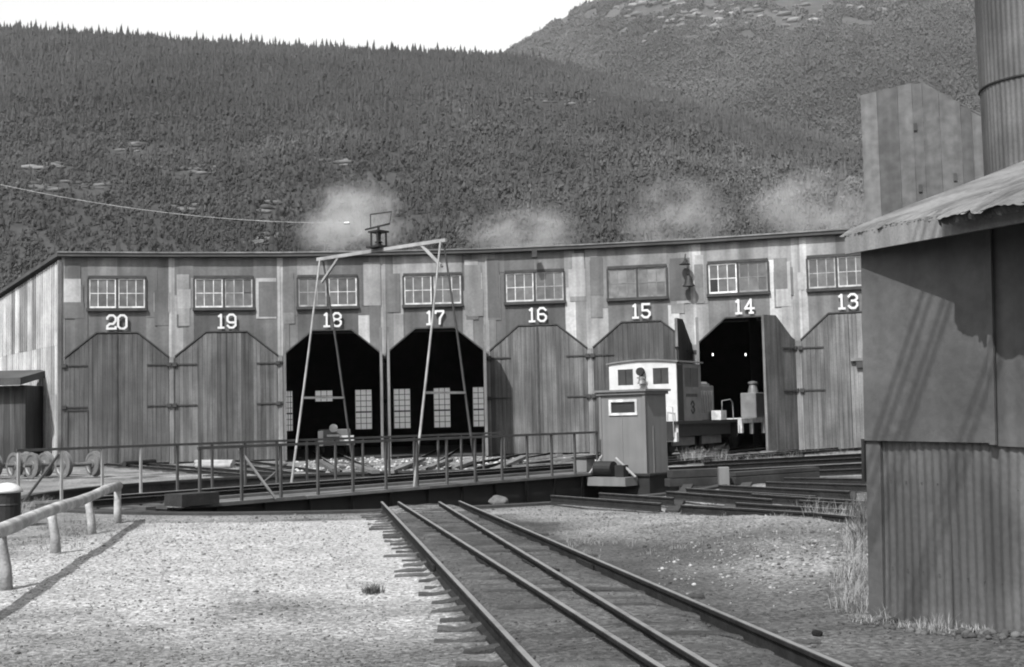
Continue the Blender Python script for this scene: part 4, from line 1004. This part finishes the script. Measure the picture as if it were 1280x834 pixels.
def boulder(px, py, s, label, name='rock', m='rock', flat=.6):
    p = gr(px, py); bm = bmesh.new(); bmesh.ops.create_icosphere(bm, subdivisions=3, radius=1)
    for v in bm.verts: v.co *= 1+.28*noise.noise(v.co*1.3+Vector((px, 0, 0))); v.co.z *= flat; v.co *= s; 
    me = bpy.data.meshes.new(name); bm.to_mesh(me); bm.free(); me.materials.append(M[m]); o = bpy.data.objects.new(name, me); COL.objects.link(o); o.location = (p.x, p.y, ground_z(p.x, p.y)+s*flat*.6)
    tag(o, label, 'rock'); return o
boulder(624, 632, .17, 'rounded boulder at the pit edge right of the foreground rails')
boulder(1022, 797, .035, 'small dark stone on the bare ground left of the shed', m='tie')
boulder(690, 726, .07, 'flat pale stone lying between the foreground rails', m='rubble', flat=.25)['x'] = 0
boulder(1078, 688, .06, 'dark stone in the dry weeds beside the shed corner', m='tie')

def blades(name, clumps, m, kindtones=(.7, 1.2)):
    V_, F_, T_ = [], [], []
    for (x, y, z, h, nb, spread) in clumps:
        for _ in range(int(nb*1.8)):
            a = rnd.uniform(0, 6.28); r = spread*math.sqrt(rnd.random()); bx, by = x+r*math.cos(a), y+r*math.sin(a); hh = h*rnd.uniform(.5, 1.15)
            l = rnd.uniform(.15, 1.0)*hh; a2 = rnd.uniform(0, 6.28); wv = rnd.uniform(.001, .0028)*(1+h)
            dx, dy = l*math.cos(a2), l*math.sin(a2); px_, py_ = -math.sin(a2)*wv, math.cos(a2)*wv
            k = len(V_)
            V_ += [(bx-px_, by-py_, z), (bx+px_, by+py_, z), (bx+dx*.35+px_*.8, by+dy*.35+py_*.8, z+hh*.6), (bx+dx*.35-px_*.8, by+dy*.35-py_*.8, z+hh*.6), (bx+dx, by+dy, z+hh), (bx+dx-px_*.3, by+dy-py_*.3, z+hh*.99)]
            F_ += [(k, k+1, k+2, k+3), (k+3, k+2, k+4, k+5)]; t = rnd.uniform(*kindtones); T_ += [t, t]
    return mesh_np(name, V_, F_, m, T_)
cl = []
for _ in range(150):
    p = gr(min(1088, rnd.gauss(1074, 10)), rnd.uniform(655, 765)); cl.append((p.x, p.y, ground_z(p.x, p.y), rnd.uniform(.03, .15)*rnd.choice([.5, 1, 1.3]), 16, .12))
for _ in range(40):
    p = gr(rnd.uniform(1000, 1086), rnd.uniform(640, 660)); cl.append((p.x, p.y, ground_z(p.x, p.y), rnd.uniform(.08, .2), 6, .12))
for _ in range(70):
    t = rnd.uniform(-.1, .9); q = SH0+SHD*t+Vector((SHD.y, -SHD.x, 0))*rnd.uniform(.03, .25); cl.append((q.x, q.y, ground_z(q.x, q.y), rnd.uniform(.02, .10)*rnd.choice([.3, .5, 1.2]), 7, .06))
for _ in range(120):
    p = gr(rnd.uniform(845, 965), rnd.uniform(570, 580)); cl.append((p.x, p.y, 0, rnd.uniform(.06, .34)*(1.3 if 850 < proj(p)[0] < 905 else .6), 9, .25))
for _ in range(90):
    p = gr(rnd.uniform(960, 1085), rnd.uniform(564, 572)); cl.append((p.x, p.y, 0, rnd.uniform(.04, .18), 8, .3))
for _ in range(40):
    p = gr(rnd.uniform(15, 60), rnd.uniform(630, 645)); cl.append((p.x, p.y, 0, rnd.uniform(.06, .2), 10, .15))
for _ in range(160):
    p = gr(rnd.uniform(690, 1060), rnd.uniform(640, 700)); cl.append((p.x, p.y, ground_z(p.x, p.y), rnd.uniform(.02, .07), 6, .08))
tag(blades('dry_grass', cl, M['weed']), kind='stuff')
cl = []
p = gr(463, 741); cl += [(p.x+rnd.gauss(0, .05), p.y+rnd.gauss(0, .05), 0, rnd.uniform(.04, .1), 14, .05) for _ in range(12)]
for _ in range(30):
    p = gr(rnd.uniform(20, 120), rnd.uniform(640, 690)); cl.append((p.x, p.y, 0, rnd.uniform(.03, .1), 7, .1))
for _ in range(26):
    y_ = rnd.uniform(8.5, 19); cl.append((rnd.uniform(-5.0, xline(RA, y_)-.5), y_, 0, rnd.uniform(.01, .04), 5, .04))
for _ in range(30):
    p = gr(rnd.uniform(1066, 1086), rnd.uniform(640, 700)); cl.append((p.x, p.y, ground_z(p.x, p.y), rnd.uniform(.1, .3), 10, .06))
tag(blades('green_weeds', cl, M['brush']), kind='stuff')

# ------------------------------------------------------------ hills
def sky_y(px, tab):
    for (a, ya), (b, yb) in zip(tab, tab[1:]):
        if px <= b: return lerp(ya, yb, (px-a)/(b-a))
    return tab[-1][1]
T1 = [(-600, -20), (0, 26), (180, 40), (440, 56), (560, 59), (640, 62), (700, 74), (790, 96), (900, 130), (1000, 165), (1150, 215), (1300, 245), (2000, 300)]
T2 = [(-600, 330), (300, 200), (560, 108), (640, 58), (690, 27), (730, 2), (800, -40), (900, -95), (1050, -150), (1300, -190), (2000, -220)]
def ridge(x, Y, tab): 
    px = 640+x/Y*F*1.0; return (521.9-.0228*(px-640)-sky_y(px, tab))/F*Y+1.45
Y0a, Y1a = 300.0, 1200.0
def hill1(x, y):
    zr = ridge(x, Y1a, T1)-3; t = (y-Y0a)/(Y1a-Y0a)
    if t <= 0: return -2
    s = t if t < 1 else max(0, 1-(t-1)*1.2)
    return zr*s + (14*noise.noise(Vector((x*.006, y*.006, 0)))+5*noise.noise(Vector((x*.02, y*.02, 4))))*min(1, t*4)*max(.0, min(1, (1-t)*5)) if t < 1 else zr*s
Y0b, Y1b = 900.0, 2500.0
def hill2(x, y):
    zr = ridge(x, Y1b, T2)-4; t = (y-Y0b)/(Y1b-Y0b)
    if t <= 0: return -20
    s = t if t < 1 else 1-(t-1)*.5
    return zr*s + (30*noise.noise(Vector((x*.003, y*.003, 9)))+10*noise.noise(Vector((x*.011, y*.011, 4))))*min(1, t*4)*max(0, min(1, (1-t)*5))
def terrain(name, fn, x0, x1, nx, y0, y1, ny, m):
    V_ = []
    for j in range(ny+1):
        y = lerp(y0, y1, j/ny)
        for i in range(nx+1): x = lerp(x0, x1, i/nx); V_.append((x, y, fn(x, y)))
    i = np.arange(nx)[None]; j = np.arange(ny)[:, None]*(nx+1); F_ = np.stack([j+i, j+i+1, j+i+nx+2, j+i+nx+1], -1).reshape(-1, 4)
    o = mesh_np(name, V_, F_, m); tag(o, kind='structure'); 
    for p in o.data.polygons: p.use_smooth = True
    return o
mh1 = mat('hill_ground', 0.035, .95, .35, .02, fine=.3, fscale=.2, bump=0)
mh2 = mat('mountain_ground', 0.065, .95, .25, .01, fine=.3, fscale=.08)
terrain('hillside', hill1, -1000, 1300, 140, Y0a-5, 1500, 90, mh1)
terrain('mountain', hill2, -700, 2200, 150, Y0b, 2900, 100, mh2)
# forest
def protos(conif):
    P = []
    for k in range(6):
        r_ = random.Random(100+k+(50 if conif else 0)); V_, F_ = [], []
        if conif:
            for (zb, zt, r0) in ((.08, .55, .19), (.35, .8, .14), (.6, 1.0, .09)):
                b = len(V_); n_ = 5; V_.append((r_.uniform(-.02, .02), r_.uniform(-.02, .02), zt))
                for q in range(n_): a = 6.283*q/n_+r_.random(); rr_ = r0*r_.uniform(.6, 1.3); V_.append((rr_*math.cos(a), rr_*math.sin(a), zb+r_.uniform(-.05, .05)))
                F_ += [(b, b+1+q, b+1+(q+1) % n_) for q in range(n_)]
        else:
            for _ in range(5):
                b = len(V_); c = Vector((r_.uniform(-.28, .28), r_.uniform(-.28, .28), r_.uniform(.3, .85))); s = r_.uniform(.14, .26)
                tv_ = [(0, 0, 1), (.9, 0, -.2), (-.5, .8, -.2), (-.5, -.8, -.2), (0, 0, -1)]
                for q in tv_: V_.append(tuple(c+Vector(q)*s*r_.uniform(.6, 1.4)))
                F_ += [(b, b+1, b+2), (b, b+2, b+3), (b, b+3, b+1), (b+4, b+2, b+1), (b+4, b+3, b+2), (b+4, b+1, b+3)]
            for _ in range(10):
                b = len(V_); a = r_.uniform(0, 6.28); rr_ = r_.uniform(.25, .48); z = r_.uniform(.15, 1.0); c = Vector((rr_*math.cos(a)*(1.15-z*.6), rr_*math.sin(a)*(1.15-z*.6), z))
                for q in range(3): V_.append(tuple(c+Vector((r_.uniform(-1, 1), r_.uniform(-1, 1), r_.uniform(-1, 1)))*.14))
                F_.append((b, b+1, b+2))
        P.append((np.array(V_), np.array(F_)))
    return P
def forest(name, fn, pts, m):
    """pts: list of (x,y,z,height,width,tone,conifer)"""
    pc, pb = protos(True), protos(False); VV, FF, TT = [], [], []; off = 0
    A = np.array(pts)
    for kind, P in ((1, pc), (0, pb)):
        sel = A[A[:, 6] == kind]; idx = rng.integers(0, 6, len(sel))
        for k in range(6):
            s = sel[idx == k]; n_ = len(s)
            if not n_: continue
            V_, F_ = P[k]; a = rng.uniform(0, 6.28, n_); c, sn = np.cos(a)[:, None], np.sin(a)[:, None]
            X = (V_[None, :, 0]*c-V_[None, :, 1]*sn)*s[:, 4:5]+s[:, 0:1]; Y = (V_[None, :, 0]*sn+V_[None, :, 1]*c)*s[:, 4:5]+s[:, 1:2]; Z = V_[None, :, 2]*s[:, 3:4]+s[:, 2:3]
            VV.append(np.stack([X, Y, Z], -1).reshape(-1, 3)); FF.append((F_[None]+len(V_)*np.arange(n_)[:, None, None]+off).reshape(-1, 3)); off += n_*len(V_)
            TT.append(np.repeat(s[:, 5], len(F_)))
    o = mesh_np(name, np.concatenate(VV), np.concatenate(FF), m, np.concatenate(TT)); tag(o, kind='stuff'); return o
pts = []
PATCH = [(60, 208, 35, 6), (165, 187, 42, 10), (95, 233, 60, 7), (240, 216, 28, 6), (215, 262, 34, 4), (335, 262, 14, 8), (330, 302, 16, 4), (35, 236, 25, 4), (420, 205, 20, 4), (700, 128, 48, 5)]
while len(pts) < 80000:
    y = math.sqrt(rnd.uniform(330**2, 1230**2)); px = rnd.uniform(-60, 1340); x = (px-640)/F*y
    clear = noise.noise(Vector((x*.012, y*.012, 11)))*.7+noise.noise(Vector((x*.045, y*.03, 5)))*.5
    t = (y-330)/900; z = hill1(x, y)
    rocky = clear > .42 and 0.05 < t < .75
    qx, qy = proj((x, y, z+2))
    if any(((qx-a_)/c_)**2+((qy-b_)/(d_*1.3))**2 < 1 for a_, b_, c_, d_ in PATCH) and rnd.random() < .8: continue
    if rocky and rnd.random() < .8: continue
    con = rnd.random() < (.25 if t < .5 else .35+.5*t); big = noise.noise(Vector((x*.02, y*.02, 2))); wide = noise.noise(Vector((x*.006, y*.004, 7)))
    h = (rnd.uniform(5, 9) if con else rnd.uniform(3, 5.5))*(1+.3*big)*(.7+.45*t)*(1.7 if rnd.random() < .07 else 1); wd = h*(.95 if con else .8)*rnd.uniform(.8, 1.1)
    if con: wd = h*rnd.uniform(.8, 1.1)
    tone = (0.75 if con else 1.15+.8*max(-.4, big))*rnd.uniform(.75, 1.25)*(1.1-.15*t)*(1+.6*sstep(480, 950, px))*(1+.55*wide)*(1+.35*noise.noise(Vector((x*.05, y*.03, 3))))
    pts.append((x, y, z-.4, h, wd, tone, 1 if con else 0))
forest('forest', hill1, pts, M['foliage'])
pts = []
while len(pts) < 85000:
    y = math.sqrt(rnd.uniform(1150**2, 2560**2)); px = rnd.uniform(540, 1300); x = (px-640)/F*y; z = hill2(x, y)
    py_ = proj((x, y, z))[1]
    if py_ < -40: continue
    rock = noise.noise(Vector((x*.007, y*.003, 21)))*.6+noise.noise(Vector((x*.03, y*.012, 8)))*.5
    if py_ < 75 and rock > .12+.006*max(0, py_-20): continue
    con = rnd.random() < .4; h = rnd.uniform(5, 10)*(1.6 if rnd.random() < .08 else 1); tone = rnd.uniform(.75, 1.25)*(.8 if con else 1.15)*(1+.5*noise.noise(Vector((x*.006, y*.003, 2))))*(1+.3*noise.noise(Vector((x*.03, y*.015, 2))))
    pts.append((x, y, z-.5, h, h*rnd.uniform(.8, 1.15), tone, 1 if con else 0))
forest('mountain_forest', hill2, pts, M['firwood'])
# pale rock outcrops
def outcrops(name, fn, spots):
    V_, F_, T_ = [], [], []
    for (px, py, s, fl) in spots:
        lo, hi = (330, 1190) if fn is hill1 else (950, 2480)      # march the line of sight to the slope
        d = ray(px, py); y = lo; hit = None
        while y < hi:
            p = CAM + d*(y/d.y)
            if p.z < fn(p.x, p.y): hit = p; break
            y += 6
        if hit is None: continue
        b = len(V_); nz = Vector((px*.1, py*.1, 0))
        for v in ico:
            q = v*s*(1+.5*noise.noise(v*2+nz)); V_.append((hit.x+q.x*fl, hit.y+q.y*.8, fn(hit.x, hit.y)+q.z*.55+s*.2))
        F_ += [tuple(b+i for i in f) for f in icof]; t = rnd.uniform(.12, .4)*(1 if fn is hill1 else 1.5); T_ += [t*rnd.uniform(.85, 1.1) for _ in icof]
    o = mesh_np(name, V_, F_, M['rubble'], T_); tag(o, kind='stuff')
sp = []
for (cx, cy, sx, sy) in PATCH:
    for _ in range(16): sp.append((rnd.gauss(cx, sx*.6), rnd.gauss(cy, sy*.55), rnd.uniform(.8, 2.6), rnd.uniform(1.2, 3.0)))
outcrops('rock_outcrops', hill1, sp)
sp = []
for (cx, cy, n_, sx, sy, s) in ((800, 12, 16, 25, 9, 10), (870, 25, 40, 35, 13, 10), (900, 8, 30, 50, 7, 10), (1000, 20, 20, 12, 9, 10), (1060, 8, 16, 35, 6, 9), (690, 128, 14, 35, 3, 7), (885, 176, 4, 6, 2, 5), (1120, 8, 6, 10, 4, 8)):
    for _ in range(n_): sp.append((rnd.gauss(cx, sx), rnd.gauss(cy, sy), s*rnd.uniform(.4, 1.1), rnd.uniform(.8, 1.6)))
outcrops('mountain_rocks', hill2, sp)

# ------------------------------------------------------------ smoke behind the roof
def smoke(px, py, wpx, hpx, dens, lb, Y=76, seed=0):
    p = at(px, py, Y); rx = wpx/F*Y; rz = hpx/F*Y
    bm = bmesh.new(); bmesh.ops.create_icosphere(bm, subdivisions=3, radius=1); me = bpy.data.meshes.new('smoke_plume'); bm.to_mesh(me); bm.free()
    m = bpy.data.materials.new('thin_smoke'); m.use_nodes = True; n = m.node_tree; N = n.nodes; L = n.links
    for q in list(N): N.remove(q)
    o_ = N.new('ShaderNodeOutputMaterial'); pv = N.new('ShaderNodeVolumePrincipled'); pv.inputs['Color'].default_value = (.9, .9, .9, 1); pv.inputs['Anisotropy'].default_value = 0.0
    tc = N.new('ShaderNodeTexCoord'); ln = N.new('ShaderNodeVectorMath'); ln.operation = 'LENGTH'; L.new(tc.outputs['Object'], ln.inputs[0])
    mp = N.new('ShaderNodeMapping'); mp.inputs['Location'].default_value = (seed*3.7, seed, 0); L.new(tc.outputs['Object'], mp.inputs[0])
    no = N.new('ShaderNodeTexNoise'); no.inputs['Scale'].default_value = 1.7; no.inputs['Detail'].default_value = 2; no.inputs['Distortion'].default_value = .3; L.new(mp.outputs[0], no.inputs['Vector'])
    a = N.new('ShaderNodeMapRange'); a.inputs[1].default_value = 1.0; a.inputs[2].default_value = .15; L.new(ln.outputs['Value'], a.inputs[0])
    b = N.new('ShaderNodeMapRange'); b.inputs[1].default_value = .38; b.inputs[2].default_value = .68; L.new(no.outputs[0], b.inputs[0])
    k = N.new('ShaderNodeMath'); k.operation = 'MULTIPLY'; L.new(a.outputs[0], k.inputs[0]); L.new(b.outputs[0], k.inputs[1])
    k2 = N.new('ShaderNodeMath'); k2.operation = 'MULTIPLY'; k2.inputs[1].default_value = dens; L.new(k.outputs[0], k2.inputs[0])
    L.new(k2.outputs[0], pv.inputs['Density']); L.new(pv.outputs[0], o_.inputs['Volume'])
    me.materials.append(m); o = bpy.data.objects.new('smoke_plume', me); COL.objects.link(o); o.location = p; o.scale = (rx, rx*.7, rz)
    tag(o, lb, 'smoke', 'smoke plumes behind the engine house roof')
smoke(440, 278, 80, 62, .55, 'pale smoke plume rising behind the roof above door 18', seed=1)
smoke(655, 292, 85, 42, .35, 'low smoke plume behind the roof above door 16', seed=2)
smoke(845, 275, 80, 60, .26, 'thin smoke plume behind the roof above door 15', seed=3)
smoke(1015, 268, 95, 62, .3, 'thin smoke plume behind the roof at the right, left of the tower', seed=4)

# ------------------------------------------------------------ haze
mb = MB(); mb.box(-6400, 6400, -6400, 6400, -25, 900)
m = bpy.data.materials.new('summer_haze'); m.use_nodes = True; n = m.node_tree
for q in list(n.nodes): n.nodes.remove(q)
o_ = n.nodes.new('ShaderNodeOutputMaterial'); pv = n.nodes.new('ShaderNodeVolumePrincipled'); pv.inputs['Color'].default_value = (.9, .9, .9, 1)
pv.inputs['Density'].default_value = .00005; n.links.new(pv.outputs[0], o_.inputs['Volume'])
hz = mb.build('haze', m); tag(hz, kind='stuff')
